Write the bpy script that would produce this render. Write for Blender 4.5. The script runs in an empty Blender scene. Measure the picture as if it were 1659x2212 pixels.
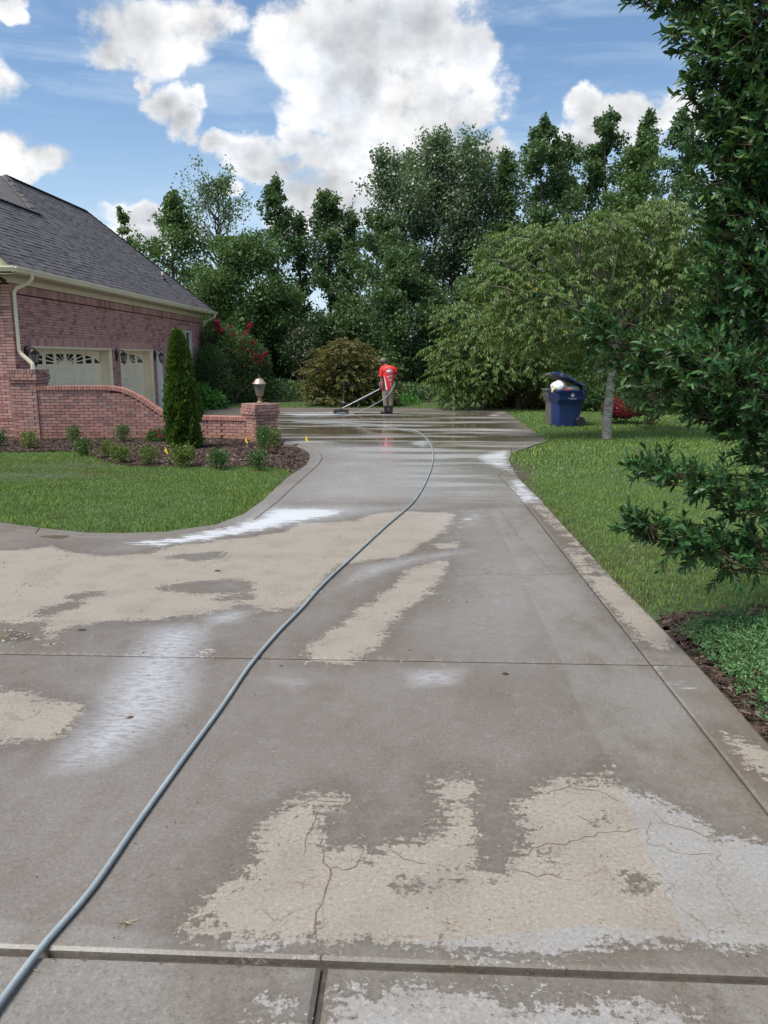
import bpy, bmesh, math, random
import numpy as np
from mathutils import Vector, Matrix, noise as mnoise
from mathutils.geometry import delaunay_2d_cdt
rnd = random.Random(7)
rng = np.random.default_rng(7)
S = bpy.context.scene
COL = S.collection

# ------------------------------------------------------------------ camera
F, CX, CY, H = 1661.0, 829.5, 1106.0, 1.85      # focal length, centre, eye height used when the place was measured
PITCH = math.atan((CY - 774.0) / F)
YAW = math.atan((905.0 - CX) / F * math.cos(PITCH))
cam_d = bpy.data.cameras.new('camera')
cam = bpy.data.objects.new('camera', cam_d)
COL.objects.link(cam)
cam.location = (0, 0, H)
cam.rotation_euler = (math.pi / 2 - PITCH, 0, YAW)
cam_d.sensor_fit = 'HORIZONTAL'
cam_d.sensor_width = 36.0
cam_d.lens = F / 1659.0 * 36.0
cam_d.clip_start = 0.05
cam_d.clip_end = 3000
S.camera = cam

# ------------------------------------------------------------------ light
SUN_EL, SUN_AZ = math.radians(60), math.radians(-122)   # azimuth from +Y towards +X
sd = bpy.data.lights.new('sun', 'SUN')
sun = bpy.data.objects.new('sun', sd)
COL.objects.link(sun)
sd.energy = 1.5
sd.angle = math.radians(28)
sd.color = (1.0, 0.955, 0.89)
sdir = Vector((math.cos(SUN_EL) * math.sin(SUN_AZ), math.cos(SUN_EL) * math.cos(SUN_AZ), math.sin(SUN_EL)))
sun.rotation_euler = sdir.to_track_quat('Z', 'Y').to_euler()
sun.location = sdir * 60
S.view_settings.view_transform = 'Standard'
S.view_settings.look = 'None'
S.view_settings.gamma = 1
S.view_settings.use_curve_mapping = False
S.view_settings.exposure = 1.76
S.cycles.max_bounces = 8
S.cycles.transparent_max_bounces = 12
S.cycles.use_denoising = True


class NT:
    """small helper round a node tree"""
    def __init__(s, nt):
        s.nt = nt; s.n = nt.nodes; s.n.clear()
    def new(s, t, props=None, **ins):
        nd = s.n.new(t)
        for k, v in (props or {}).items():
            setattr(nd, k, v)
        for k, v in ins.items():
            key = int(k[1:]) if k[0] == 'i' and k[1:].isdigit() else k.replace('_', ' ')
            s.put(nd.inputs[key], v)
        return nd
    def put(s, sock, v):
        if isinstance(v, bpy.types.NodeSocket):
            s.nt.links.new(v, sock)
        elif isinstance(v, bpy.types.Node):
            s.nt.links.new(v.outputs[0], sock)
        else:
            if sock.type == 'RGBA' and len(v) == 3:
                v = (*v, 1)
            sock.default_value = v
    def m(s, op, a, b=0.0, c=0.0, clamp=False):
        return s.new('ShaderNodeMath', dict(operation=op, use_clamp=clamp), i0=a, i1=b, i2=c).outputs[0]
    def vm(s, op, a, b=(0, 0, 0), out=0):
        return s.new('ShaderNodeVectorMath', dict(operation=op), i0=a, i1=b).outputs[out]
    def mix(s, f, a, b, mode='MIX'):
        nd = s.n.new('ShaderNodeMix'); nd.data_type = 'RGBA'; nd.blend_type = mode
        s.put(nd.inputs[0], f); s.put(nd.inputs[6], a); s.put(nd.inputs[7], b)
        return nd.outputs[2]
    def noise(s, vec, scale, detail=4, rough=0.55, out='Fac', dist=0.0):
        nd = s.new('ShaderNodeTexNoise', None, Scale=scale, Detail=detail, Roughness=rough, Distortion=dist)
        if vec is not None:
            s.put(nd.inputs['Vector'], vec)
        return nd.outputs[out]
    def step(s, x, lo, hi, a=0.0, b=1.0):
        nd = s.new('ShaderNodeMapRange', dict(interpolation_type='SMOOTHSTEP'))
        for i, v in enumerate((x, lo, hi, a, b)):
            s.put(nd.inputs[i], v)
        return nd.outputs[0]
    def scale(s, vec, xyz):
        return s.vm('MULTIPLY', vec, xyz)


# ------------------------------------------------------------------ sky
def build_world():
    w = bpy.data.worlds.new('World'); S.world = w; w.use_nodes = True
    t = NT(w.node_tree)
    sky = t.new('ShaderNodeTexSky', dict(sky_type='NISHITA', sun_disc=False, sun_elevation=SUN_EL,
                                        sun_rotation=SUN_AZ, air_density=1.0, dust_density=0.6, ozone_density=1.6))
    co = t.new('ShaderNodeTexCoord').outputs['Generated']
    sp = t.new('ShaderNodeSeparateXYZ', None, Vector=co)
    y = t.m('MAXIMUM', sp.outputs[1], 0.12)
    u = t.m('DIVIDE', sp.outputs[0], y); v = t.m('DIVIDE', sp.outputs[2], y)
    uv = t.new('ShaderNodeCombineXYZ', None, X=u, Y=v).outputs[0]
    front = t.step(sp.outputs[1], 0.35, 0.6)
    # cumulus seen in the photograph, (azimuth tangent, elevation tangent, widths) measured from it
    blobs = [(330, 55, 150, 80), (235, 105, 62, 45), (425, 30, 95, 60), (330, 118, 62, 45),
             (352, 225, 62, 50), (398, 272, 48, 40), (300, 180, 24, 30), (420, 215, 30, 28),
             (690, 70, 125, 115), (640, 130, 60, 70), (870, 70, 170, 120), (1000, 110, 82, 85), (1030, 90, 50, 50),
             (760, 220, 150, 110), (940, 230, 140, 110), (1040, 240, 50, 60), (820, 330, 160, 80), (700, 340, 100, 55),
             (560, 330, 105, 42), (478, 308, 46, 30), (640, 300, 50, 40), (720, 410, 120, 52), (900, 360, 110, 60),
             (1080, 325, 48, 40), (110, 352, 66, 44), (20, 325, 66, 46), (40, 380, 70, 26),
             (1268, 232, 48, 52), (1375, 240, 85, 46), (1460, 215, 60, 40), (1330, 290, 110, 34), (1560, 240, 90, 60),
             (305, 455, 85, 36), (330, 505, 90, 44), (476, 405, 34, 20), (650, 480, 60, 34), (1240, 320, 60, 30), (600, 372, 110, 34), (760, 445, 150, 44), (980, 420, 90, 40), (30, 20, 40, 30),
             (-90, 180, 120, 60), (1850, 120, 150, 90), (560, -120, 160, 90), (1200, -260, 200, 110)]
    cp, spp = math.cos(PITCH), math.sin(PITCH)
    def tang(px, py):
        a = (px - CX) / F; b = -(py - CY) / F
        X, Y, Z = a, cp + b * spp, -spp + b * cp
        c, s_ = math.cos(YAW), math.sin(YAW)
        X, Y = c * X - s_ * Y, s_ * X + c * Y
        return X / Y, Z / Y
    warp = t.noise(t.scale(co, (1, 1, 1.3)), 8.5, 7, 0.62, 'Color')
    w2 = t.vm('MULTIPLY', t.vm('SUBTRACT', warp, (0.5, 0.5, 0.5)), (0.10, 0.085, 0))
    p = t.vm('ADD', uv, w2)
    def field(q):
        best = None
        for (bx, by, rx, ry) in blobs:
            cu, cv = tang(bx, by)
            ru = abs(tang(bx + rx, by)[0] - cu); rv = abs(tang(bx, by - ry)[1] - cv)
            d = t.vm('MULTIPLY', t.vm('SUBTRACT', q, (cu, cv, 0)), (1 / ru, 1 / rv, 0))
            l = t.vm('DOT_PRODUCT', d, d, 'Value')
            best = l if best is None else t.new('ShaderNodeMath', dict(operation='SMOOTH_MIN'), i0=best, i1=l, i2=0.35).outputs[0]
        return t.m('SUBTRACT', 1.05, best)
    fn = t.noise(t.scale(co, (1, 1, 1.25)), 13, 9, 0.62)
    fn2 = t.noise(t.vm('ADD', co, (0.012, 0, -0.03)), 13, 4, 0.55)
    body = field(p)
    dens_f = t.m('ADD', t.m('MAXIMUM', body, -1.5), t.m('MULTIPLY', t.m('SUBTRACT', fn, 0.5), 3.6))
    gen = t.noise(t.scale(co, (1, 1, 1.6)), 2.6, 8, 0.6)
    dens_g = t.m('MULTIPLY', t.m('SUBTRACT', gen, 0.53), 9.0)
    dens = t.m('ADD', t.m('MULTIPLY', dens_f, front), t.m('MULTIPLY', dens_g, t.m('SUBTRACT', 1.0, front)))
    cov = t.step(dens, -0.30, 0.70)
    wisp = t.noise(t.scale(t.vm('ADD', co, w2), (1.6, 1, 7)), 2.3, 7, 0.62, dist=0.8)
    wcov = t.m('MULTIPLY', t.step(wisp, 0.40, 0.72), 0.48)
    low = t.step(v, 0.34, 0.02, 0.0, 0.62)
    # bright rims, grey thick middles with lit billows
    grey = t.m('MULTIPLY', t.step(dens, 0.2, 1.25), t.step(t.noise(co, 5.0, 4, 0.5), 0.33, 0.60))
    bill = t.m('MULTIPLY', t.m('SUBTRACT', fn, fn2), 2.4)
    lum = t.m('ADD', t.m('SUBTRACT', 0.93, t.m('MULTIPLY', grey, 0.31)), t.m('MULTIPLY', bill, 0.55))
    lum = t.m('MULTIPLY', t.m('MAXIMUM', t.m('MINIMUM', lum, 1.04), 0.36), 0.305)
    ccol = t.new('ShaderNodeMixRGB', None, Fac=grey, Color1=(1.0, 1.0, 1.0, 1), Color2=(0.93, 0.98, 1.06, 1)).outputs[0]
    ccol = t.vm('SCALE', ccol); t.put(ccol.node.inputs['Scale'], lum)
    skyc = t.vm('MULTIPLY', sky.outputs[0], SKY_TINT)
    c1 = t.mix(wcov, skyc, (0.20, 0.24, 0.285))
    c1 = t.mix(low, c1, (0.21, 0.255, 0.30))
    c2 = t.mix(cov, c1, t.vm('SCALE', ccol) if False else ccol)
    bg = t.new('ShaderNodeBackground', None, Color=c2, Strength=1.0)
    out = t.new('ShaderNodeOutputWorld')
    t.nt.links.new(bg.outputs[0], out.inputs[0])
    w.cycles.sampling_method = 'MANUAL'; w.cycles.sample_map_resolution = 1024
SKY_TINT = (0.040, 0.044, 0.046)        # sky strength about 0.085, gently balanced
build_world()


# ------------------------------------------------------------------ measuring helpers
def ray(x, y):
    a = (x - CX) / F; b = -(y - CY) / F
    cp, sp = math.cos(PITCH), math.sin(PITCH)
    X, Y, Z = a, cp + b * sp, -sp + b * cp
    c, s = math.cos(YAW), math.sin(YAW)
    return Vector((c * X - s * Y, s * X + c * Y, Z))
def G(x, y, z=0.0):
    r = ray(x, y); t = (z - H) / r.z
    return (r.x * t, r.y * t)
def atY(x, y, Y):
    r = ray(x, y); t = Y / r.y
    return Vector((r.x * t, Y, H + r.z * t))
def GP(pts):
    return [G(*p) for p in pts]

# ------------------------------------------------------------------ object helpers
def obj(name, data, parent=None, loc=None, rot=None):
    o = bpy.data.objects.new(name, data); COL.objects.link(o)
    if parent is not None: o.parent = parent
    if loc is not None: o.location = loc
    if rot is not None: o.rotation_euler = rot
    return o
def tag(o, label=None, cat=None, group=None, kind=None):
    for k, v in (('label', label), ('category', cat), ('group', group), ('kind', kind)):
        if v: o[k] = v
    return o
def thing(name, label, cat, loc=(0, 0, 0), rz=0.0, group=None):
    return tag(obj(name, None, loc=loc, rot=(0, 0, rz)), label, cat, group)
def np_mesh(name, V, faces, mat=None, smooth=False, attrs=None):
    """faces: list of (n,k) int arrays"""
    me = bpy.data.meshes.new(name)
    V = np.asarray(V, dtype=np.float32)
    faces = [np.asarray(f, dtype=np.int32) for f in faces if len(f)]
    nl = sum(f.size for f in faces); nf = sum(len(f) for f in faces)
    me.vertices.add(len(V)); me.vertices.foreach_set('co', V.ravel())
    me.loops.add(nl); me.polygons.add(nf)
    me.loops.foreach_set('vertex_index', np.concatenate([f.ravel() for f in faces]))
    tot = np.concatenate([np.full(len(f), f.shape[1], np.int32) for f in faces])
    st = np.concatenate([[0], np.cumsum(tot)[:-1]]).astype(np.int32)
    me.polygons.foreach_set('loop_start', st)
    me.polygons.foreach_set('use_smooth', np.full(nf, smooth))
    for k, a in (attrs or {}).items():
        at = me.attributes.new(k, 'FLOAT', 'POINT'); at.data.foreach_set('value', np.asarray(a, np.float32))
    me.update(calc_edges=True); me.validate()
    if mat: me.materials.append(mat)
    return me


class MB:
    """collects verts and faces; build() links one mesh object"""
    def __init__(s): s.v = []; s.f = []; s.mi = []; s.cur = 0
    def add(s, V, Fs, M=None):
        o = len(s.v)
        for p in V:
            p = Vector(p)
            s.v.append(tuple(M @ p if M is not None else p))
        for f in Fs:
            s.f.append(tuple(i + o for i in f)); s.mi.append(s.cur)
        return s
    def box(s, c, d, M=None, taper=1.0):
        x, y, z = c; a, b, h = d[0] / 2, d[1] / 2, d[2] / 2
        t = taper
        V = [(x - a, y - b, z - h), (x + a, y - b, z - h), (x + a, y + b, z - h), (x - a, y + b, z - h),
             (x - a * t, y - b * t, z + h), (x + a * t, y - b * t, z + h), (x + a * t, y + b * t, z + h), (x - a * t, y + b * t, z + h)]
        return s.add(V, [(3, 2, 1, 0), (4, 5, 6, 7), (0, 1, 5, 4), (1, 2, 6, 5), (2, 3, 7, 6), (3, 0, 4, 7)], M)
    def prism(s, poly, z0, z1, M=None):
        """poly: ccw 2D points; extruded from z0 to z1"""
        n = len(poly)
        V = [(x, y, z0) for x, y in poly] + [(x, y, z1) for x, y in poly]
        return s.add(V, [tuple(range(n - 1, -1, -1)), tuple(range(n, 2 * n))] + [(i, (i + 1) % n, n + (i + 1) % n, n + i) for i in range(n)], M)
    def lathe(s, prof, n=16, M=None, sx=1.0, sy=1.0, cap=True):
        V = []; Fs = []
        for r, z in prof:
            for k in range(n):
                a = 2 * math.pi * k / n
                V.append((r * math.cos(a) * sx, r * math.sin(a) * sy, z))
        for j in range(len(prof) - 1):
            for k in range(n):
                Fs.append((j * n + k, j * n + (k + 1) % n, (j + 1) * n + (k + 1) % n, (j + 1) * n + k))
        if cap:
            Fs.append(tuple(range(n - 1, -1, -1))); Fs.append(tuple(range((len(prof) - 1) * n, len(prof) * n)))
        return s.add(V, Fs, M)
    def tube(s, pts, r, n=8, cap=True, flat=None):
        """r: number or list; rings along the polyline"""
        pts = [Vector(p) for p in pts]; m = len(pts)
        rr = r if isinstance(r, (list, tuple)) else [r] * m
        V = []; Fs = []
        up = Vector((0, 0, 1)); prev = None
        for i, p in enumerate(pts):
            d = (pts[min(i + 1, m - 1)] - pts[max(i - 1, 0)]).normalized()
            if prev is None:
                a = d.cross(up if abs(d.z) < 0.9 else Vector((0, 1, 0))).normalized()
            else:
                a = (prev - d * prev.dot(d)).normalized()
            prev = a; b = d.cross(a)
            for k in range(n):
                t = 2 * math.pi * k / n
                q = a * math.cos(t) + b * math.sin(t) * (flat or 1)
                V.append(p + q * rr[i])
        for j in range(m - 1):
            for k in range(n):
                Fs.append((j * n + k, j * n + (k + 1) % n, (j + 1) * n + (k + 1) % n, (j + 1) * n + k))
        if cap:
            Fs.append(tuple(range(n - 1, -1, -1))); Fs.append(tuple(range((m - 1) * n, m * n)))
        return s.add(V, Fs)
    def mesh(s, name, mats, smooth=False):
        me = bpy.data.meshes.new(name); me.from_pydata(s.v, [], s.f)
        for m_ in (mats if isinstance(mats, (list, tuple)) else [mats]): me.materials.append(m_)
        me.polygons.foreach_set('material_index', s.mi)
        bm = bmesh.new(); bm.from_mesh(me); bmesh.ops.recalc_face_normals(bm, faces=bm.faces); bm.to_mesh(me); bm.free()
        if smooth:
            me.polygons.foreach_set('use_smooth', [True] * len(me.polygons))
            try: me.set_sharp_from_angle(angle=math.radians(40))
            except Exception: pass
        me.update()
        return me
    def build(s, name, mats, parent=None, smooth=False, loc=None, rot=None):
        return obj(name, s.mesh(name, mats, smooth), parent, loc, rot)


# ------------------------------------------------------------------ materials
def mat(name):
    m = bpy.data.materials.new(name); m.use_nodes = True
    t = NT(m.node_tree)
    b = t.new('ShaderNodeBsdfPrincipled'); o = t.new('ShaderNodeOutputMaterial')
    t.nt.links.new(b.outputs[0], o.inputs[0])
    return m, t, b, o
def simple(name, col, rough=0.6, metal=0.0, var=0.12, nscale=8.0, bump=0.0, spec=0.5, coord='Object', bscale=60.0):
    m, t, b, o = mat(name)
    co = t.new('ShaderNodeTexCoord').outputs[coord]
    n = t.noise(co, nscale, 5)
    f = t.step(n, 0.3, 0.7, 1 - var, 1 + var)
    c = t.vm('SCALE', t.new('ShaderNodeRGB').outputs[0]); c.node.inputs[0].links[0].from_node.outputs[0].default_value = (*col, 1)
    t.put(c.node.inputs['Scale'], f)
    t.put(b.inputs['Base Color'], c)
    t.put(b.inputs['Roughness'], rough); t.put(b.inputs['Metallic'], metal); t.put(b.inputs['Specular IOR Level'], spec)
    if bump:
        bn = t.new('ShaderNodeBump', None, Strength=bump, Distance=0.01, Height=t.noise(co, bscale, 4))
        t.put(b.inputs['Normal'], bn)
    return m
def random01(t):
    """different for every object and for every loose piece of a joined mesh"""
    a = t.new('ShaderNodeObjectInfo').outputs['Random']; b = t.new('ShaderNodeNewGeometry').outputs['Random Per Island']
    return t.m('FRACT', t.m('ADD', t.m('MULTIPLY', a, 7.31), b))
def ramp(t, fac, stops):
    nd = t.new('ShaderNodeValToRGB', None, Fac=fac); cr = nd.color_ramp
    while len(cr.elements) > 1: cr.elements.remove(cr.elements[-1])
    cr.elements[0].position = stops[0][0]; cr.elements[0].color = (*stops[0][1], 1)
    for p, c in stops[1:]:
        e = cr.elements.new(p); e.color = (*c, 1)
    return nd.outputs[0]

def brick_mat(name, stops, soil=None):
    m, t, b, o = mat(name)
    r = random01(t)
    c = ramp(t, r, stops)
    geo = t.new('ShaderNodeNewGeometry').outputs['Position']
    n = t.noise(geo, 45, 4); n2 = t.noise(geo, 1.3, 4)
    c = t.mix(t.step(n, 0.35, 0.75, 0, 0.42), c, (0.50, 0.36, 0.33))
    c = t.mix(t.step(n2, 0.5, 0.75, 0, 0.30), c, (0.20, 0.085, 0.075))
    if soil:
        z = t.new('ShaderNodeSeparateXYZ', None, Vector=geo).outputs[2]
        k = t.step(t.m('ADD', z, t.m('MULTIPLY', n2, 0.45)), 0.62, 0.10, 0, 0.65)
        c = t.mix(k, c, soil)
    t.put(b.inputs['Base Color'], c); b.inputs['Roughness'].default_value = 0.85
    bn = t.new('ShaderNodeBump', None, Strength=0.5, Distance=0.004, Height=t.noise(geo, 120, 5, 0.65))
    t.put(b.inputs['Normal'], bn)
    return m

def leaf_mat(name, stops, trans=0.30, rough=0.5, spec=0.4, backl=None):
    m, t, b, o = mat(name)
    c = ramp(t, random01(t), stops)
    n = t.noise(t.new('ShaderNodeNewGeometry').outputs['Position'], 1.4, 3)
    c = t.mix(t.step(n, 0.35, 0.7, 0, 0.45), c, t.mix(0.5, c, stops[0][1]))
    t.put(b.inputs['Base Color'], c); b.inputs['Roughness'].default_value = rough
    b.inputs['Specular IOR Level'].default_value = spec
    tr = t.new('ShaderNodeBsdfTranslucent', None, Color=t.mix(0.5, c, backl or (0.20, 0.30, 0.03)))
    mx = t.new('ShaderNodeMixShader', None, i0=trans, i1=b.outputs[0], i2=tr.outputs[0])
    t.nt.links.new(mx.outputs[0], o.inputs[0])
    return m
M = {}
M['brick'] = brick_mat('house brick', [(0, (0.24, 0.10, 0.09)), (0.10, (0.44, 0.205, 0.18)), (0.45, (0.53, 0.275, 0.24)), (0.75, (0.60, 0.34, 0.30)), (0.95, (0.38, 0.22, 0.21)), (1, (0.28, 0.05, 0.045))])
M['wallbrick'] = brick_mat('garden wall brick', [(0, (0.16, 0.10, 0.095)), (0.15, (0.28, 0.135, 0.115)), (0.5, (0.35, 0.17, 0.145)), (0.85, (0.43, 0.225, 0.19)), (1, (0.22, 0.15, 0.145))], soil=(0.36, 0.17, 0.075))
M['capbrick'] = brick_mat('cap brick', [(0, (0.36, 0.14, 0.11)), (0.5, (0.42, 0.17, 0.13)), (1, (0.47, 0.22, 0.17))])
M['mortar'] = simple('dark mortar', (0.085, 0.030, 0.028), 0.95, var=0.3, nscale=20, bump=0.3)
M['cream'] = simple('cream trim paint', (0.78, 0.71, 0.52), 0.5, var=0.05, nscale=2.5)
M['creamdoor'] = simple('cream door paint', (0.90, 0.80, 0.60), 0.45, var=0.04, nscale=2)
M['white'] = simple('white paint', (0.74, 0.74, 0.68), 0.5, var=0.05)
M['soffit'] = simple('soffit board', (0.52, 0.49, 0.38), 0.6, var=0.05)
M['glass'] = simple('dark pane', (0.012, 0.014, 0.018), 0.06, var=0.2)
M['bronze'] = simple('dark bronze', (0.055, 0.045, 0.045), 0.45, metal=0.6, var=0.3, nscale=30)
M['brass'] = simple('weathered brass', (0.27, 0.21, 0.14), 0.42, metal=0.55, var=0.4, nscale=25, bump=0.2)
M['copper'] = simple('weathered copper roof of lantern', (0.40, 0.32, 0.25), 0.45, metal=0.4, var=0.3, nscale=20)
M['yellow'] = simple('yellow plastic', (0.85, 0.62, 0.02), 0.5, var=0.05)
M['darkmetal'] = simple('black metal', (0.02, 0.02, 0.022), 0.5, var=0.2)
def pane_mat():
    m, t, b, o = mat('clear lantern glass')
    b.inputs['Base Color'].default_value = (0.45, 0.47, 0.45, 1); b.inputs['Roughness'].default_value = 0.25
    b.inputs['Transmission Weight'].default_value = 0.75; b.inputs['IOR'].default_value = 1.1
    return m
M['lglass'] = pane_mat()
def shingle_mat():
    m, t, b, o = mat('asphalt shingle')
    c = ramp(t, random01(t), [(0, (0.050, 0.046, 0.050)), (0.3, (0.078, 0.072, 0.076)), (0.6, (0.100, 0.090, 0.094)), (0.85, (0.125, 0.115, 0.118)), (1, (0.088, 0.070, 0.070))])
    g = t.new('ShaderNodeNewGeometry').outputs['Position']
    c = t.mix(t.step(t.noise(g, 90, 3), 0.35, 0.7, 0, 0.5), c, (0.15, 0.14, 0.145))
    t.put(b.inputs['Base Color'], c); b.inputs['Roughness'].default_value = 0.85
    t.put(b.inputs['Normal'], t.new('ShaderNodeBump', None, Strength=0.5, Distance=0.004, Height=t.noise(g, 160, 3)))
    return m
M['shingle'] = shingle_mat()
def bark_mat(name, c1, c2, sc=(6, 6, 30)):
    m, t, b, o = mat(name)
    g = t.new('ShaderNodeNewGeometry').outputs['Position']
    n = t.noise(t.scale(g, sc), 1.0, 6, 0.65)
    t.put(b.inputs['Base Color'], t.mix(t.step(n, 0.35, 0.65), c1, c2)); b.inputs['Roughness'].default_value = 0.9
    t.put(b.inputs['Normal'], t.new('ShaderNodeBump', None, Strength=0.8, Distance=0.02, Height=n))
    return m
M['bark'] = bark_mat('dark bark', (0.035, 0.028, 0.022), (0.10, 0.085, 0.07), (10, 10, 3))
M['cherrybark'] = bark_mat('banded cherry bark', (0.16, 0.14, 0.12), (0.42, 0.39, 0.34), (7, 7, 55))
M['twig'] = bark_mat('twig bark', (0.09, 0.06, 0.04), (0.16, 0.11, 0.07), (20, 20, 20))
g1 = (0.018, 0.045, 0.018)
M['leaf_dark'] = leaf_mat('dark wood leaves', [(0, (0.026, 0.062, 0.026)), (0.5, (0.064, 0.128, 0.048)), (1, (0.145, 0.24, 0.088))], 0.30, 0.5)
M['leaf_mid'] = leaf_mat('mid green leaves', [(0, (0.036, 0.082, 0.028)), (0.5, (0.086, 0.165, 0.050)), (1, (0.155, 0.26, 0.080))], 0.30)
M['leaf_poplar'] = leaf_mat('pale poplar leaves', [(0, (0.055, 0.10, 0.055)), (0.5, (0.13, 0.20, 0.10)), (1, (0.24, 0.31, 0.17))], 0.28, 0.4, 0.6)
M['leaf_cherry'] = leaf_mat('drooping cherry leaves', [(0, (0.042, 0.085, 0.022)), (0.5, (0.098, 0.170, 0.034)), (0.985, (0.165, 0.25, 0.05)), (0.993, (0.50, 0.26, 0.03)), (1, (0.55, 0.25, 0.03))], 0.32, 0.45, 0.5, (0.28, 0.36, 0.03))
M['leaf_dogwood'] = leaf_mat('browning dogwood leaves', [(0, (0.05, 0.075, 0.02)), (0.5, (0.13, 0.145, 0.035)), (0.85, (0.18, 0.165, 0.045)), (1, (0.19, 0.11, 0.045))], 0.30, 0.5, 0.4, (0.3, 0.22, 0.04))
M['leaf_holly'] = leaf_mat('glossy broad evergreen leaves', [(0, (0.014, 0.052, 0.018)), (0.5, (0.030, 0.095, 0.030)), (0.9, (0.06, 0.15, 0.04)), (1, (0.12, 0.22, 0.05))], 0.16, 0.42, 0.36)
M['leaf_arb'] = leaf_mat('scale leaf fronds', [(0, (0.030, 0.075, 0.014)), (0.5, (0.065, 0.135, 0.022)), (0.95, (0.12, 0.20, 0.035)), (1, (0.20, 0.12, 0.04))], 0.22, 0.6, 0.25)
M['leaf_shrub'] = leaf_mat('small glossy shrub leaves', [(0, (0.020, 0.070, 0.020)), (0.5, (0.05, 0.13, 0.028)), (1, (0.13, 0.22, 0.04))], 0.2, 0.4)
M['leaf_shrubl'] = leaf_mat('young shrub leaves', [(0, (0.05, 0.11, 0.022)), (0.6, (0.12, 0.20, 0.035)), (1, (0.26, 0.22, 0.05))], 0.25, 0.45)
M['leaf_bright'] = leaf_mat('bright broad leaves', [(0, (0.04, 0.16, 0.03)), (1, (0.10, 0.30, 0.05))], 0.3, 0.45)
M['leaf_juniper'] = leaf_mat('juniper needles', [(0, (0.045, 0.12, 0.045)), (0.5, (0.10, 0.23, 0.08)), (1, (0.20, 0.35, 0.13))], 0.18, 0.6)
M['flower'] = leaf_mat('crimson flowers', [(0, (0.16, 0.010, 0.020)), (0.6, (0.26, 0.016, 0.036)), (1, (0.36, 0.045, 0.08))], 0.25, 0.6, 0.3, (0.6, 0.03, 0.05))
M['leaf_red'] = leaf_mat('reddish shrub leaves', [(0, (0.055, 0.06, 0.022)), (0.5, (0.12, 0.075, 0.03)), (1, (0.19, 0.075, 0.045))], 0.25)
M['pink'] = leaf_mat('pale pink flowers', [(0, (0.30, 0.24, 0.25)), (1, (0.50, 0.42, 0.42))], 0.3)
def grass_mat():
    m, t, b, o = mat('lawn grass')
    c = ramp(t, random01(t), [(0, (0.070, 0.13, 0.026)), (0.5, (0.185, 0.305, 0.055)), (0.9, (0.29, 0.42, 0.09)), (1, (0.42, 0.40, 0.19))])
    g = t.new('ShaderNodeNewGeometry').outputs['Position']
    c = t.mix(t.step(t.noise(g, 0.7, 4), 0.42, 0.68, 0, 0.45), c, (0.20, 0.31, 0.12))
    c = t.mix(t.step(t.noise(g, 2.6, 3), 0.5, 0.75, 0, 0.4), c, (0.05, 0.11, 0.02))
    at = t.new('ShaderNodeAttribute', dict(attribute_name='dry')).outputs['Fac']
    c = t.mix(t.m('MULTIPLY', at, 0.8), c, (0.22, 0.16, 0.07))
    t.put(b.inputs['Base Color'], c); b.inputs['Roughness'].default_value = 0.5
    b.inputs['Specular IOR Level'].default_value = 0.35
    tr = t.new('ShaderNodeBsdfTranslucent', None, Color=c)
    t.nt.links.new(t.new('ShaderNodeMixShader', None, i0=0.3, i1=b.outputs[0], i2=tr.outputs[0]).outputs[0], o.inputs[0])
    return m
M['grass'] = grass_mat()
M['turf'] = simple('turf soil', (0.045, 0.075, 0.022), 0.95, var=0.5, nscale=9, bump=0.6, coord='Object', bscale=40)
M['earth'] = simple('bare earth', (0.055, 0.038, 0.025), 0.95, var=0.4, nscale=14, bump=0.8)
def mulch_mat():
    m, t, b, o = mat('shredded bark mulch')
    c = ramp(t, random01(t), [(0, (0.022, 0.013, 0.010)), (0.5, (0.060, 0.036, 0.027)), (0.85, (0.11, 0.070, 0.052)), (1, (0.24, 0.18, 0.13))])
    t.put(b.inputs['Base Color'], c); b.inputs['Roughness'].default_value = 0.9
    return m
M['mulch'] = mulch_mat()

# ------------------------------------------------------------------ concrete drive
def sdf(P, poly):
    """signed distance in metres, positive inside"""
    P = np.asarray(P, float); Q = np.asarray(poly, float)
    best = np.full(len(P), 1e9); ins = np.zeros(len(P), bool)
    for i in range(len(Q)):
        a = Q[i]; b = Q[(i + 1) % len(Q)]; e = b - a; w = P - a
        h = np.clip((w @ e) / max(e @ e, 1e-12), 0, 1)
        d = w - np.outer(h, e); best = np.minimum(best, (d ** 2).sum(1))
        c = ((a[1] <= P[:, 1]) & (b[1] > P[:, 1])) | ((b[1] <= P[:, 1]) & (a[1] > P[:, 1]))
        if abs(e[1]) > 1e-12:
            xi = a[0] + (P[:, 1] - a[1]) / e[1] * e[0]
            ins ^= c & (P[:, 0] < xi)
    return np.where(ins, 1, -1) * np.sqrt(best)
def linedist(P, line):
    P = np.asarray(P, float); best = np.full(len(P), 1e9)
    for a, b in zip(line[:-1], line[1:]):
        a = np.array(a); e = np.array(b) - a; w = P - a
        h = np.clip((w @ e) / max(e @ e, 1e-12), 0, 1); d = w - np.outer(h, e)
        best = np.minimum(best, (d ** 2).sum(1))
    return np.sqrt(best)
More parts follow.
